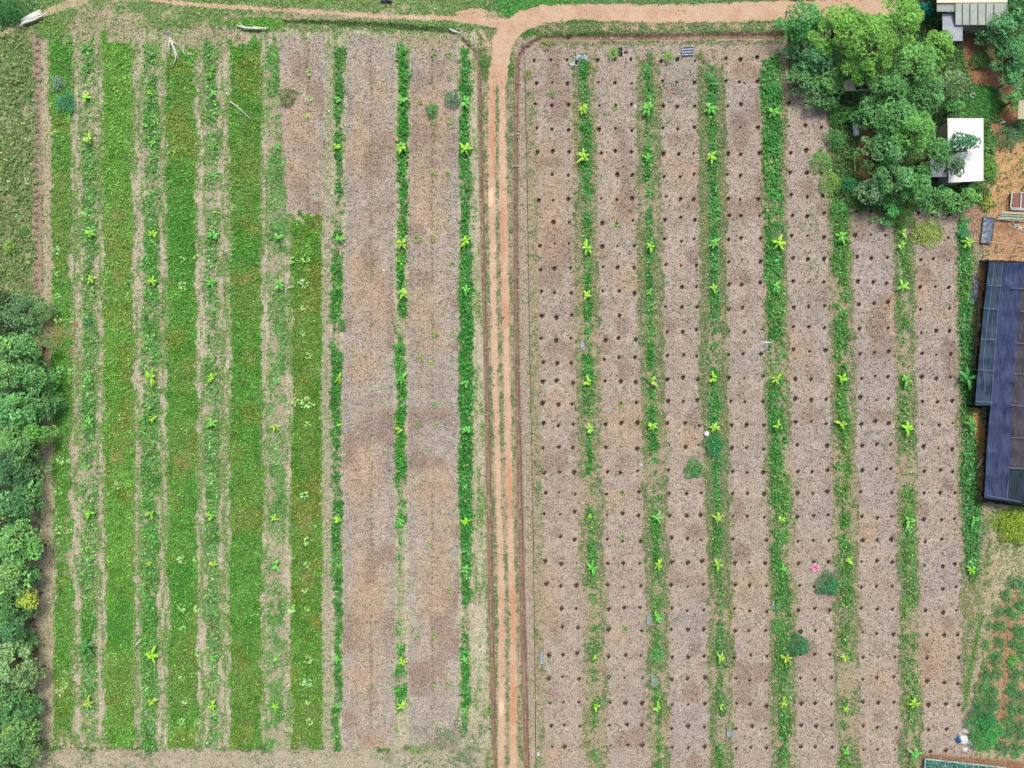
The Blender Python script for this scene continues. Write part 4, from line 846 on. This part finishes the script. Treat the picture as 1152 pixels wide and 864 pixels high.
def crate(x, y, w, l, h, mat, label, rz=0, name='plastic_crate', cat='crate'):
    """open crate: floor, four slatted sides, two handles and inner dividers"""
    ws, ls = w/S, l/S; o = empty(name, (*W(x, y, h), .03), rz); tag(o, label, cat)
    a = MB(); a.box((0, 0, .03), (ws, ls, .04)); a.build('base', mat, o)
    b = MB()
    for sx, sy, dx_, dy_ in ((0, ls/2, ws, .04), (0, -ls/2, ws, .04), (ws/2, 0, .04, ls-.05), (-ws/2, 0, .04, ls-.05)):
        for k in range(3): b.box((sx, sy, .09+k*(h-.1)/3), (dx_, dy_, (h-.1)/4.4))
        b.box((sx, sy, h*.5), (dx_*.12 if dx_ > .05 else dx_+.01, dy_*.12 if dy_ > .05 else dy_+.01, h))
    b.build('side_panel', mat, o)
    c = MB(); nd = max(1, int(ls/ .35))
    for k in range(nd): c.box((0, -ls/2+(k+1)*ls/(nd+1), h*.45), (ws-.06, .05, h*.8))
    c.build('divider', M_STRAPW, o); return o
crate(774, 57, 13, 9, .3, M_PALE, 'pale blue slatted pallet at the top edge of the right field', .05, 'pallet', 'pallet')
crate(610, 741, 4.2, 12, .35, M_PALE, 'tall narrow pale crate beside the right-hand ditch')
crate(736, 767, 6, 10.5, .4, M_TEALP, 'teal and white crate in the second green row')
crate(730.5, 697.5, 4.6, 10, .35, M_TEALP, 'narrow teal crate left of a green bush, second row')
crate(821.5, 826, 6.5, 6.5, .35, M_TEALP, 'small square teal crate low between the third and fourth beds')
crumple('plastic_sheet', 653, 64, 14, 6, .25, M_PALE, 'greyish crumpled plastic sheet at the head of the first green row', 'plastic sheet', .1, 2)
crumple('white_bag', 644.5, 71.5, 6, 5, .3, M_WHITE, 'bright white bag beside the greyish plastic sheet', 'bag', .5, 3)
crumple('plastic_scrap', 698, 57, 5, 11, .3, M_BLACKP, 'torn black plastic scrap right of a green bush', 'plastic scrap', .1, 4, .6)
crumple('plastic_scrap', 704.5, 58.5, 4.5, 2, .12, M_BLACKP, 'tiny black scrap beside the larger torn black one', 'plastic scrap', 0, 5)
crumple('plastic_scrap', 648.5, 69, 3, 5, .2, M_BLACKP, 'small black scrap between white bag and greyish sheet', 'plastic scrap', -.3, 6)
crumple('plastic_sheet', 864, 385.5, 10, 2.4, .25, M_WHITE, 'white strip of sheet on the widest green row, upper piece', 'plastic sheet', 0, 7)
crumple('plastic_sheet', 862.5, 391, 3.2, 8, .25, M_PALE, 'pale bent sheet hanging below the white strip', 'plastic sheet', -.5, 8)
crumple('plastic_scrap', 870.5, 681.5, 3.6, 10, .25, M_PALE, 'long pale blue scrap on the widest green row, lower half', 'plastic scrap', .05, 9)
crumple('plastic_scrap', 655, 388.5, 4, 8.5, .2, M_PALE, 'pale scrap at the left edge of the first green row', 'plastic scrap', 0, 10)
crumple('plastic_scrap', 751, 315.5, 5, 4.5, .2, M_TEALP, 'teal grey scrap at the left edge of the third bare bed', 'plastic scrap', 0, 11)
crumple('white_bag', 714.8, 120, 3.4, 5.5, .2, M_WHITE, 'small white bag beside the second green row near the top', 'bag', 0, 12)
crumple('white_bag', 722, 523.5, 3.6, 3.4, .2, M_WHITE, 'tiny white bag left of the second green row, middle', 'bag', 0, 13)
crumple('white_bag', 764, 61, 2.6, 2.4, .15, M_WHITE, 'tiny white bag just left of the blue pallet', 'bag', 0, 14)
crumple('white_bag', 605.5, 849.5, 3, 4, .2, M_WHITE, 'small white bag near the right ditch at the bottom', 'bag', 0, 15)
crumple('stone_heap', 187, 36, 9, 5, .25, sheetmat('pale_rubble', (224, 226, 222), (90, 92, 88), 14), 'speckled heap of pale rubble above the dead branch', 'rubble', -.5, 16, .7)
crumple('white_bench', 1130, 137, 6, 2.4, .4, M_WHITE, 'short white bench-like slab by the yard path', 'slab', .1, 17, .1)  # small white bench, shaped as a low slab
crumple('dark_tarp', 434, 0.5, 14, 3, .4, simple('blue_grey_tarp', C(96, 110, 132), .5, bump=.3), 'blue-grey bundle at the top edge above the track', 'tarp', 0, 18)
crumple('tree_stump', 223, 15, 3.2, 2.4, .2, M_WOOD, 'small pale stump in the grass above the first rows', 'stump', 0, 19, .1)
crumple('tree_stump', 202, 35, 3, 2.4, .2, M_WOOD, 'small pale stump right of the rubble heap', 'stump', 0, 20, .1)
# sacks by the bed
for k, (x, y, w, l, mt, lb) in enumerate(((1086, 834, 10, 10, M_WHITE, 'largest white sack of the pile, in its middle'), (1080, 834, 6, 7, M_BLUE, 'blue sack on the left of the white pile'), (1089, 824, 5, 7, M_WHITE, 'white sack at the top of the pile'),
                             (1093, 838, 7, 5, M_WHITE, 'white sack at the right of the pile'), (1087, 845, 5, 6, M_WHITE, 'white sack at the bottom of the pile'), (1081, 828, 4, 4, M_PALE, 'small pale sack above the blue one'))):
    crumple('sack', x, y, w, l, .4, mt, lb, 'sack', k*.7, 30+k, .3)
def lidded(name, x, y, r, h, mat, label, cat):       # pail / post head with rim and lid knob
    o = empty(name, (*W(x, y, h), 0)); tag(o, label, cat)
    a = MB(); a.tube([(0, 0, 0), (0, 0, h*.9), (0, 0, h*.92), (0, 0, h)], [r*.82, r*.96, r*1.06, r*1.06], 14); a.build('body', mat, o, smooth=False)
    b = MB(); b.tube([(0, 0, h+.002), (0, 0, h+.03), (0, 0, h+.05)], [r*.97, r*.85, r*.3], 14); b.build('lid', mat, o); return o
lidded('pail', 795.3, 488, .3, .4, M_WHITE, 'white square-looking pail beside the teal-green bush', 'pail')
lidded('water_can', 939.5, 113.5, .22, .5, M_WHITE, 'round white can at the bed edge below the framed hut', 'can')
lidded('water_can', 1014, 181, .2, .5, M_WHITE, 'small white can glimpsed between grove trees', 'can')
# pipe across the ditch, hose and stake
mb = MB(); mb.tube([(*W(574.5, 187.5), .06), (*W(579, 186.5), .12), (*W(584, 187), .06)], .055, 8); tag(mb.build('ditch_pipe', M_WOOD, smooth=True), 'short pale pole bridging the right-hand ditch', 'pole')
mb = MB(); mb.tube([(*W(x, y), .05) for x, y in ((590, 57), (591, 100), (593, 200), (594.5, 300), (596, 400), (598.5, 520), (600.5, 640), (602, 760), (603, 866))], .035, 6)
tag(mb.build('irrigation_hose', simple('black_hose', (.03, .028, .028), .6), smooth=True), 'thin black hose running along the right field edge', 'hose')
mb = MB(); mb.tube([(*W(597, 848), .12), (*W(597, 864), .12)], .045, 6); tag(mb.build('marker_pole', M_WOOD), 'pale pole lying beside the hose at the bottom', 'pole')

# ------------------------------------------------------------------ buildings
def corrugated(name, p00, p10, p11, p01, mat, parent, nrib=40, amp=.03, th=.04):
    """ribbed roof sheet between four corners (p00-p10 eave, p01-p11 ridge)"""
    a, b, c, d = map(Vector, (p00, p10, p11, p01)); mb = MB(); nx = nrib*2
    top = []
    for j in range(5):
        v = j/4; row = []
        for i in range(nx+1):
            u = i/nx; p = a.lerp(b, u).lerp(d.lerp(c, u), v); z = amp*(1 if i % 2 else 0)+(.008 if j % 2 else 0); row.append((p.x, p.y, p.z+z))
        top.append(row)
    for j in range(4):
        for i in range(nx):
            mb.quad(top[j][i], top[j][i+1], top[j+1][i+1], top[j+1][i])
            mb.quad(*[(q[0], q[1], q[2]-th) for q in (top[j][i], top[j+1][i], top[j+1][i+1], top[j][i+1])])
    return mb.build(name, mat, parent)
def roofmat(name, rgb, rgb2, stain=None):
    m, nt, p = newmat(name); n = noise(nt, .8, 5, .7); n2 = noise(nt, 6, 3, .6, stretch=(3, .25, 1))
    mx = nt.nodes.new('ShaderNodeMix'); mx.data_type = 'RGBA'
    nt.links.new(maprange(nt, mathn(nt, 'ADD', mathn(nt, 'MULTIPLY', n.outputs['Fac'], .6), mathn(nt, 'MULTIPLY', n2.outputs['Fac'], .4)), .38, .62, 0, 1), mx.inputs[0])
    mx.inputs[6].default_value = (*C(*rgb), 1); mx.inputs[7].default_value = (*C(*rgb2), 1); nt.links.new(mx.outputs[2], p.inputs['Base Color'])
    p.inputs['Roughness'].default_value = .55; p.inputs['Metallic'].default_value = .0; p.inputs['Specular IOR Level'].default_value = .4; return m
M_ROOF = roofmat('weathered_sheet_roof', (224, 232, 216), (196, 208, 198)); M_ROOF2 = roofmat('cream_sheet_roof', (244, 240, 212), (226, 224, 196)); M_ROOF3 = roofmat('bluish_sheet_roof', (198, 206, 218), (160, 172, 186))
M_WALL = simple('plastered_wall', (.42, .38, .32), .9, .2, 2); M_DARK = simple('dark_opening', (.02, .02, .02), .8); M_RIB = simple('roof_seam', C(120, 128, 122), .6)
M_WROOF = roofmat('white_sheet_roof', (255, 255, 255), (240, 243, 245))
def Q(pts, h): return [P3(x, y, h) for x, y in pts]
# house
hs = empty('house', (*W(1100, 0, 0), 0)); hs_i = Vector(hs.location)
def loc3(p): return tuple(Vector(p)-hs_i)
tag(hs, 'house with pale ribbed metal roof at the top edge of the photo', 'house')
e0, e1 = P3(1076, 28, 2.7), P3(1124, 28.5, 2.7); r0, r1 = P3(1054, 3.5, 3.5), P3(1142, 3.2, 3.5)
a0, a1 = P3(1054, 10, 3.2), P3(1142, 28.5, 2.7)
corrugated('roof', loc3(P3(1075, 28, 2.7)), loc3(P3(1134, 28, 2.7)), loc3(P3(1134, 3.2, 3.6)), loc3(P3(1075, 3.6, 3.6)), M_ROOF, hs, 26)
corrugated('roof', loc3(P3(1054, 13, 3.1)), loc3(P3(1074.6, 13, 3.1)), loc3(P3(1074.6, 3.6, 3.5)), loc3(P3(1054, 4, 3.5)), M_ROOF, hs, 10)
corrugated('roof', loc3(P3(1134, -34, 2.7)), loc3(P3(1054, -34, 2.7)), loc3(P3(1054, 3.2, 3.66)), loc3(P3(1134, 2.6, 3.66)), M_ROOF2, hs, 40)
mb = MB(); 
for x in (1083, 1091.5, 1100.5, 1109.5, 1118.5):
    mb.tube([loc3(P3(x, 27.8, 2.76)), loc3(P3(x, 3.8, 3.66))], .035, 6)
mb.build('seam', M_RIB, hs)
def walls(mb, x0, x1, y0, y1, h, th=.15):       # corner pixels read at wall-top height
    ax, ay = W(x0, y0, h); bx, by = W(x1, y1, h)
    for c, d in ((((ax+bx)/2, ay, h/2), (bx-ax, th, h)), (((ax+bx)/2, by, h/2), (bx-ax, th, h)), ((ax, (ay+by)/2, h/2), (th, by-ay-th, h)), ((bx, (ay+by)/2, h/2), (th, by-ay-th, h))):
        mb.box(Vector(c)-hs_i, d)
mb = MB(); walls(mb, 1078, 1131, 24, -30, 2.55); mb.build('wall', M_WALL, hs)
mb = MB(); x, y = W(1106, 24, 2.55); mb.box(Vector((x, y-.1, 1.0))-hs_i, (.9, .06, 2.0)); dr = mb.build('door', M_WOOD, hs)
# lean-to
ln = empty('lean_to', (*W(1070, 30, 0), 0)); hs_i = Vector(ln.location); tag(ln, 'bluish metal lean-to roof half hidden by leaves beside the house', 'lean-to')
corrugated('roof', loc3(P3(1061, 46, 2.3)), loc3(P3(1083, 46, 2.3)), loc3(P3(1083, 15, 2.6)), loc3(P3(1060, 15, 2.6)), M_ROOF3, ln, 14)
for x in (1063, 1081):
    for y in (44, 17): mb = MB(); q = Vector(P3(x, y, 2.25))-hs_i; mb.tube([(q.x, q.y, -.0), (q.x, q.y, 2.25)], .05, 6); mb.build('post', M_WOOD, ln)
crumple('green_tarp', 1047, 6, 14, 18, 1.6, simple('teal_tarp', C(64, 168, 150), .5, .3, 2, bump=.3), 'teal tarp mound between trees at the top edge', 'tarp', 0, 50, .15)
# white shed
sh = empty('shed', (*W(1086, 170, 0), 0)); hs_i = Vector(sh.location); tag(sh, 'shed with bright white sheet roof partly under a dark tree', 'shed')
corrugated('roof', loc3(P3(1067, 205.5, 2.5)), loc3(P3(1106.5, 203.5, 2.5)), loc3(P3(1106.5, 133, 2.9)), loc3(P3(1066, 133, 2.9)), M_WROOF, sh, 20, .02)
corrugated('roof', loc3(P3(1048, 199, 2.2)), loc3(P3(1065, 199, 2.3)), loc3(P3(1065, 180, 2.5)), loc3(P3(1045, 178, 2.4)), M_WROOF, sh, 8, .02)
mb = MB(); walls(mb, 1069, 1104, 202, 136, 2.35); mb.build('wall', M_WALL, sh)
mb = MB(); x, y = W(1094, 202, 2.35); mb.box(Vector((x, y-.1, 1.0))-hs_i, (1.2, .06, 2.0)); mb.build('door', M_DARK, sh)
# small framed hut
ht = empty('framed_hut', (*W(962, 95, 0), 0)); hs_i = Vector(ht.location); tag(ht, 'small hut with beige panel and four-pane dark frame in the grove', 'hut')
FRM = simple('grey_frame', C(176, 186, 176), .6); PNL = simple('beige_panel', C(222, 206, 180), .8, .12)
mb = MB(); z = 2.2
c4 = [Vector(P3(*p, z))-hs_i for p in ((949, 92), (960, 86), (961.5, 102), (950.5, 102.5))]
mb.quad(c4[3], c4[2], c4[1], c4[0]); mb.quad(*[q-Vector((0, 0, .06)) for q in c4])
for i in range(4): p, q = c4[i], c4[(i+1) % 4]; mb.quad(p, q, q-Vector((0, 0, .06)), p-Vector((0, 0, .06)))
mb.build('roof_panel', PNL, ht)
mb = MB(); f0 = [Vector(P3(*p, z))-hs_i for p in ((961, 86), (976, 87), (977.5, 100.5), (962, 102))]
for i in range(4): mb.tube([f0[i], f0[(i+1) % 4]], .08, 6)
mb.tube([(f0[0]+f0[1])/2, (f0[2]+f0[3])/2], .07, 6); mb.tube([(f0[0]+f0[3])/2, (f0[1]+f0[2])/2], .07, 6); mb.build('window_frame', FRM, ht)
mb = MB(); mb.quad(*[q-Vector((0, 0, .12)) for q in (f0[3], f0[2], f0[1], f0[0])]); mb.quad(*[q-Vector((0, 0, .16)) for q in f0]); mb.build('pane', simple('dark_netting_pane', (.015, .03, .025), .5), ht)
for q in (c4[0], c4[3], f0[1], f0[2]): mb = MB(); mb.tube([(q.x, q.y, 0), (q.x, q.y, z-.17)], .05, 6); mb.build('post', M_WOOD, ht)
# white tank
tk = empty('water_tank', (*W(960.5, 148, 0), 0)); tag(tk, 'narrow white tank standing left of the brown yard strip', 'tank')
mb = MB(); mb.tube([(.1, -.75, .6), (-.12, .65, .6)], .36, 12); mb.build('barrel', M_WHITE, tk, smooth=True)
mb = MB(); mb.tube([(-.15, .68, .62), (-.45, .8, .7)], .14, 8); mb.build('spout', M_WHITE, tk); mb = MB(); mb.box((.05, -.4, .14), (.6, .1, .28)); mb.box((-.05, .3, .14), (.6, .1, .28)); mb.build('cradle', M_WOOD, tk)
# poles and rails in the yard
def pole(x0, y0, x1, y1, h, r_, label, mat=M_WOOD, name='fence_rail', cat='rail'):
    mb = MB(); a, b = Vector(P3(x0, y0, h)), Vector(P3(x1, y1, h)); o = empty(name, (a.x, a.y, 0)); tag(o, label, cat); base = Vector((a.x, a.y, 0))
    mb.tube([a-base, (a+b)/2-base+Vector((0, 0, -.03)), b-base], r_, 6); mb.build('rail', mat, o)
    for p in (a, b): mb = MB(); q = p-base; mb.tube([(q.x, q.y, 0), (q.x, q.y, h+.05)], r_*1.1, 6); mb.build('post', mat, o)
pole(1128, 64, 1128.5, 94, 1.5, .07, 'white upright-looking rail at the right side of the bare yard')
pole(1113.5, 271.5, 1150, 277.5, 1.4, .06, 'upper pale rail across the orange earth pen'); pole(1114, 286, 1146, 287, 1.4, .06, 'lower pale rail just above the shade net')
pole(1123.5, 276, 1123, 283.5, .5, .07, 'short pale upright between the two rails')
pole(1122, 246.5, 1152, 249, 1.2, .05, 'thin rail below the green plank bench'); pole(961.8, 174, 961.8, 192, .8, .05, 'thin pale rail at the left of the brown strip')
# pale planked roof
pk = empty('plank_shelter', (*W(1149, 125, 0), 0)); hs_i = Vector(pk.location); tag(pk, 'pale planked roof cut by the right edge, above the grey bush', 'shelter')
corrugated('roof', loc3(P3(1145, 134, 2)), loc3(P3(1163, 134, 2)), loc3(P3(1163, 113, 2.2)), loc3(P3(1146, 113, 2.2)), simple('pale_planks', C(214, 212, 176), .8, .25, 5), pk, 6, .05)
for p in ((1147, 132), (1147, 115)): q = Vector(P3(*p, 1.95))-hs_i; mb = MB(); mb.tube([(q.x, q.y, 0), (q.x, q.y, 1.95)], .05, 6); mb.build('post', M_WOOD, pk)
# white framed rack and bench
rk = empty('framed_bed', (*W(1146, 224, 0), 0)); hs_i = Vector(rk.location); tag(rk, 'white framed raised bed with reddish soil at the right edge', 'raised bed')
mb = MB(); z = .7
for (xa, ya), (xb, yb) in (((1138.5, 216.5), (1137, 234)), ((1149, 217), (1148, 234)), ((1137, 234), (1162, 235)), ((1138.5, 216.5), (1140.5, 216.5)), ((1149, 217), (1162, 217)), ((1137, 235.5), (1162, 237))): mb.tube([Vector(P3(xa, ya, z))-hs_i, Vector(P3(xb, yb, z))-hs_i], .075, 6)
mb.build('frame', M_WHITE, rk); mb = MB(); c = Vector(P3(1149, 225.5, .5))-hs_i; mb.box((c.x, c.y, .3), (2.5, 1.9, .6)); mb.build('soil_fill', simple('red_soil', C(164, 120, 104), .95, .35, 5, bump=.5), rk)
bn = empty('plank_bench', (*W(1140, 242, 0), 0)); hs_i = Vector(bn.location); tag(bn, 'bench of grey-green planks below the white framed bed', 'bench')
for k, (y, c) in enumerate(((239.5, M_WOOD), (242.5, simple('green_plank', C(150, 184, 150), .7, .3)), (245.5, simple('grey_plank', C(186, 200, 180), .7, .3)))):
    mb = MB(); q = Vector(P3(1141-k*2, y, .5))-hs_i; mb.box((q.x, q.y, .5), (3.2, .27, .05), -.06); mb.build('plank', c, bn)
for dx_ in (-1.2, 1.0): mb = MB(); mb.box((dx_, -.1, .23), (.08, .9, .46)); mb.build('leg', M_WOOD, bn)
for k, (x, y, w, l) in enumerate(((1146, 254, 5, 5), (1150, 257, 5, 4), (1141, 250.5, 4, 2.5))): crumple('white_bag', x, y, w, l, .3, M_WHITE, ('left', 'right', 'upper')[k]+' white bag on the orange earth pen', 'bag', k, 60+k)
# small white hoop on the lawn
mb = MB(); c = Vector(P3(1094.5, 107, .3)); mb.tube([c+Vector((.28*math.cos(a), .28*math.sin(a), 0)) for a in [i*6.283/14 for i in range(13)]], .04, 6); tag(mb.build('white_hoop', M_WHITE), 'small white open hoop on the lawn edge', 'hoop')
crumple('white_bag', 1094, 101.5, 3, 1.6, .2, M_WHITE, 'tiny white scrap above the hoop on the lawn', 'bag', 0, 70)

# shade net house -----------------------------------------------------
def netmat(name, rgb, rgb2, alpha, sc=.6):
    m, nt, p = newmat(name); n = noise(nt, sc, 4, .6, stretch=(3.5, .7, 1)); w = nt.nodes.new('ShaderNodeTexWave'); w.inputs['Scale'].default_value = 2.6; w.inputs['Distortion'].default_value = .6
    tc = nt.nodes.new('ShaderNodeTexCoord'); nt.links.new(tc.outputs['Object'], w.inputs[0])
    mx = nt.nodes.new('ShaderNodeMix'); mx.data_type = 'RGBA'
    nt.links.new(maprange(nt, mathn(nt, 'ADD', mathn(nt, 'MULTIPLY', n.outputs['Fac'], .85), mathn(nt, 'MULTIPLY', w.outputs['Fac'], .1)), .35, .65, 0, 1), mx.inputs[0])
    mx.inputs[6].default_value = (*C(*rgb), 1); mx.inputs[7].default_value = (*C(*rgb2), 1); nt.links.new(mx.outputs[2], p.inputs['Base Color'])
    p.inputs['Roughness'].default_value = .75; p.inputs['Alpha'].default_value = alpha; p.inputs['Specular IOR Level'].default_value = .15; return m
N_NAVY = netmat('navy_shade_net', (76, 90, 128), (42, 54, 86), .94); N_LEFT = netmat('thin_teal_net', (78, 98, 120), (48, 66, 90), .88); N_RIGHT = netmat('thin_rusty_net', (98, 90, 102), (56, 64, 78), .86)
N_DARK = netmat('dark_end_net', (52, 72, 84), (34, 48, 58), .95)
sn = empty('shade_net_house', (*W(1125, 430, 0), 0)); hs_i = Vector(sn.location); tag(sn, 'long low nursery roofed with dark blue shade net, right edge', 'shade house')
HN = 2.0
def netpatch(name, L, R, mat, h=HN, nx=12, ny=70, sag=.28, seed=1, bays=26.5):
    """net sheet between a left and a right edge (lists of photo points, top to bottom), sagging between its wires"""
    rr = np.random.default_rng(seed); t = np.linspace(0, 1, ny)
    def samp(E): E = np.array(E, float); s_ = (E[:, 1]-E[0, 1])/(E[-1, 1]-E[0, 1]); return np.stack([np.interp(t, s_, E[:, 0]), np.interp(t, s_, E[:, 1])], -1)
    A, B = samp(L), samp(R); V_ = []
    for j in range(ny):
        for i in range(nx+1):
            u = i/nx; p = A[j]*(1-u)+B[j]*u; z = h+.16*(float(vn(p[0], p[1], 7, 3))-.5)*2-sag*abs(math.sin(math.pi*(p[1]-322)/bays))**.8*.8-.05*math.sin(math.pi*u)+rr.normal(0, .012)
            q = Vector(P3(p[0], p[1], z))-hs_i; V_.append(tuple(q))
    F_ = [(j*(nx+1)+i, (j+1)*(nx+1)+i, (j+1)*(nx+1)+i+1, j*(nx+1)+i+1) for j in range(ny-1) for i in range(nx)]
    n0 = len(V_); V_ += [(a, b, c-.03) for a, b, c in V_]; F_ += [tuple(n0+q for q in reversed(f)) for f in F_]
    return obj(name, mesh_np(name, V_, F_, smooth=True), mat, sn)
netpatch('net_roof', [(1113, 294), (1107, 345), (1099, 430), (1097, 456)], [(1128.5, 295), (1123, 345), (1117, 430), (1115, 456)], N_LEFT, seed=2)
netpatch('net_roof', [(1128.5, 295), (1123, 345), (1117, 430), (1114.4, 457), (1110.5, 500), (1107.5, 560)], [(1153, 296), (1147, 345), (1140, 430), (1138, 457), (1136, 520), (1134, 564)], N_NAVY, h=HN+.03, seed=3)
netpatch('net_roof', [(1153, 296), (1147, 345), (1140, 430), (1138, 457), (1136, 528)], [(1176, 297), (1176, 345), (1176, 430), (1176, 457), (1176, 528)], N_RIGHT, seed=4)
netpatch('net_roof', [(1136, 528.5), (1134, 565)], [(1172, 528.5), (1170, 569)], N_DARK, seed=5, ny=10)
def skirt(pts, h, mat, out, seed=1):
    rr = random.Random(seed); V_ = []; m_ = 40; P = np.array(pts, float); d = np.r_[0, np.cumsum(np.hypot(*np.diff(P, axis=0).T))]; s_ = np.linspace(0, d[-1], m_)
    X = np.interp(s_, d, P[:, 0]); Y = np.interp(s_, d, P[:, 1])
    for k in range(m_):
        q = Vector(P3(X[k], Y[k], h))-hs_i; w = rr.uniform(-.12, .12)
        V_ += [(q.x, q.y, h-.04), (q.x+out[0]*.35+w*.5, q.y+out[1]*.35+w*.4, h*.45), (q.x+out[0]*.6+w, q.y+out[1]*.6-w, .03)]
    F_ = [(k*3+i, k*3+i+1, k*3+i+4, k*3+i+3) for k in range(m_-1) for i in (0, 1)]
    return obj('net_curtain', mesh_np('net_curtain', V_, F_, smooth=True), mat, sn)
N_CURT = netmat('black_net_curtain', (44, 50, 66), (22, 26, 36), .98, 2)
skirt([(1113, 294), (1107, 345), (1099, 430), (1097, 456)], HN, N_CURT, (1.75, 0), 1)
skirt([(1097, 456), (1114, 457)], HN, N_CURT, (0, -.4), 2)
skirt([(1114, 458), (1110.5, 500), (1107.5, 562)], HN, N_CURT, (1.75, 0), 3)
skirt([(1107.5, 562), (1134, 566), (1170, 570)], HN, N_CURT, (0, -.7), 4)
skirt([(1113, 294), (1153, 296), (1176, 297)], HN, N_CURT, (0, 1.0), 5)
mb = MB()
for (xa, ya, xb, yb) in ((1111, 321.5, 1127, 321.5), (1107, 347, 1124, 348), (1103.5, 381.5, 1120, 382), (1101, 416, 1117, 416.5), (1138, 324, 1176, 325), (1148, 350, 1176, 350), (1144, 386, 1176, 387), (1141, 420.5, 1176, 421.5),
                         (1137, 456, 1176, 457.5), (1137, 492, 1176, 493.5), (1135, 526.5, 1176, 528.5), (1110, 557.5, 1148, 564.5), (1098, 452, 1116, 452.5)):
    mb.tube([Vector(P3(xa, ya, HN+.12))-hs_i, Vector(P3(xb, yb, HN+.12))-hs_i], .035, 5)
for pts in ([(1119, 296), (1110, 370), (1106, 410), (1109, 440)], [(1128.5, 296), (1123, 347), (1117, 430), (1115, 456)], [(1133, 560), (1134.5, 540)]):
    mb.tube([Vector(P3(x, y, HN+.08))-hs_i for x, y in pts], .022, 5)
mb.build('tie_wire', simple('pale_wire', C(140, 160, 178), .5), sn)
M_POST = simple('grey_post', (.12, .12, .12), .6)
for x, y in ((1114, 297), (1129, 297), (1108, 347), (1124, 348), (1104, 382), (1121, 382), (1101, 416), (1118, 417), (1099, 454), (1115, 458), (1138, 350), (1140, 421), (1112, 494), (1136, 494), (1109, 560), (1134, 563)):
    q = Vector(P3(x, y, HN-.2))-hs_i; mb = MB(); mb.tube([(q.x, q.y, 0), (q.x, q.y, HN-.2)], .05, 6); mb.build('post', M_POST, sn)
# covered black bed and net roll
cb = empty('covered_bed', (*W(1109.5, 260, 0), 0), -.12); tag(cb, 'low bed covered by shiny black plastic above the shade house', 'covered bed')
mb = MB(); mb.box((-.7, 0, .15), (.08, 3.4, .3)); mb.box((.72, .1, .15), (.08, 3.2, .3)); mb.box((0, 1.72, .15), (1.4, .08, .3)); mb.box((0, -1.65, .15), (1.4, .08, .3)); mb.build('frame', M_POST, cb)
rr = random.Random(5); V_ = []; 
for j in range(17):
    for i in range(9): u, v = i/8*2-1, j/16*2-1; V_.append((u*.66, v*1.6, .32+.06*rr.uniform(-1, 1)-.08*(u*u)))
F_ = [(j*9+i, j*9+i+1, (j+1)*9+i+1, (j+1)*9+i) for j in range(16) for i in range(8)]
M_SHINY = simple('shiny_black_film', (.03, .045, .07), .22, .5, 5, (.16, .22, .30), bump=.6, stretch=(3, 1, 1), spec=.5); obj('plastic_cover', mesh_np('plastic_cover', V_, F_, smooth=True), M_SHINY, cb)
crumple('net_roll', 1100, 326, 9.5, 30, .75, simple('rolled_dark_net', (.05, .055, .07), .6, .5, 4, (.16, .18, .22), bump=.6), 'dark rolled-up net lying left of the shade house', 'net roll', -.08, 80, .25)
crumple('black_heap', 1101, 315, 6, 7, .4, M_BLACKP, 'black plastic heap at the top end of the rolled net', 'plastic heap', 0, 81)
crumple('white_bag', 1103.5, 365, 2.2, 3, .2, M_WHITE, 'tiny white bag beside the shade house wall', 'bag', 0, 82)
crumple('green_bag', 1103.5, 344.5, 4, 3, .2, simple('pale_green_bag', C(170, 196, 160), .6), 'pale green bag below the rolled net', 'bag', 0, 83)
# nursery bed at the bottom edge
nb = empty('nursery_bed', (*W(1080, 866, 0), 0)); hs_i = Vector(nb.location); tag(nb, 'netted teal nursery bed with white rim at the bottom edge', 'nursery bed')
mb = MB(); fr_ = [Vector(P3(*p, .5))-hs_i for p in ((1041, 854), (1132, 864), (1130, 884), (1039, 874))]
for i in range(4): mb.tube([fr_[i], fr_[(i+1) % 4]], .09, 7)
mb.build('frame', M_TEALP, nb)
g = np.random.default_rng(2); n = 3800; u, v = g.random(n), g.random(n)
A_ = np.array([list(q) for q in fr_]); Pn = (A_[0]*(1-u)[:, None]+A_[1]*u[:, None])*(1-v)[:, None]+(A_[3]*(1-u)[:, None]+A_[2]*u[:, None])*v[:, None]; Pn[:, 2] = .5+g.uniform(-.1, .08, n)
cl = jit(np.array(C(92, 176, 150)), n, .3, .1); cl[g.random(n) < .12] = C(200, 232, 226); Ls = g.uniform(.08, .22, n)
V_, F_, C_ = leaves(Pn, Ls, Ls*.6, g.uniform(0, 6.28, n), g.uniform(-.2, .4, n), cl); obj('seedling_cover', mesh_np('seedling_cover', V_, F_, C_), M_LEAF, nb)
mb = MB(); c = (fr_[0]+fr_[2])/2; mb.box((c.x, c.y, .2), (10.2, 1.9, .36), -.115); mb.build('tray', simple('dark_tray', (.04, .07, .06), .8), nb)
for k in range(3): 
    mb = MB(); 
    mb.tube([fr_[0].lerp(fr_[1], (k+1)/4)+Vector((0, 0, .04)), fr_[3].lerp(fr_[2], (k+1)/4)+Vector((0, 0, .04))], .05, 6); mb.build('crossbar', M_TEALP, nb)
mb = MB(); mb.tube([(*W(1024.5, 856), .1), (*W(1024, 866), .1)], .07, 6); tag(mb.build('marker_pole', M_WOOD), 'short pale pole lying left of the nursery bed', 'pole')
print('weeds', NWEED, 'holes', len(holes), 'objects', len(scene.objects))
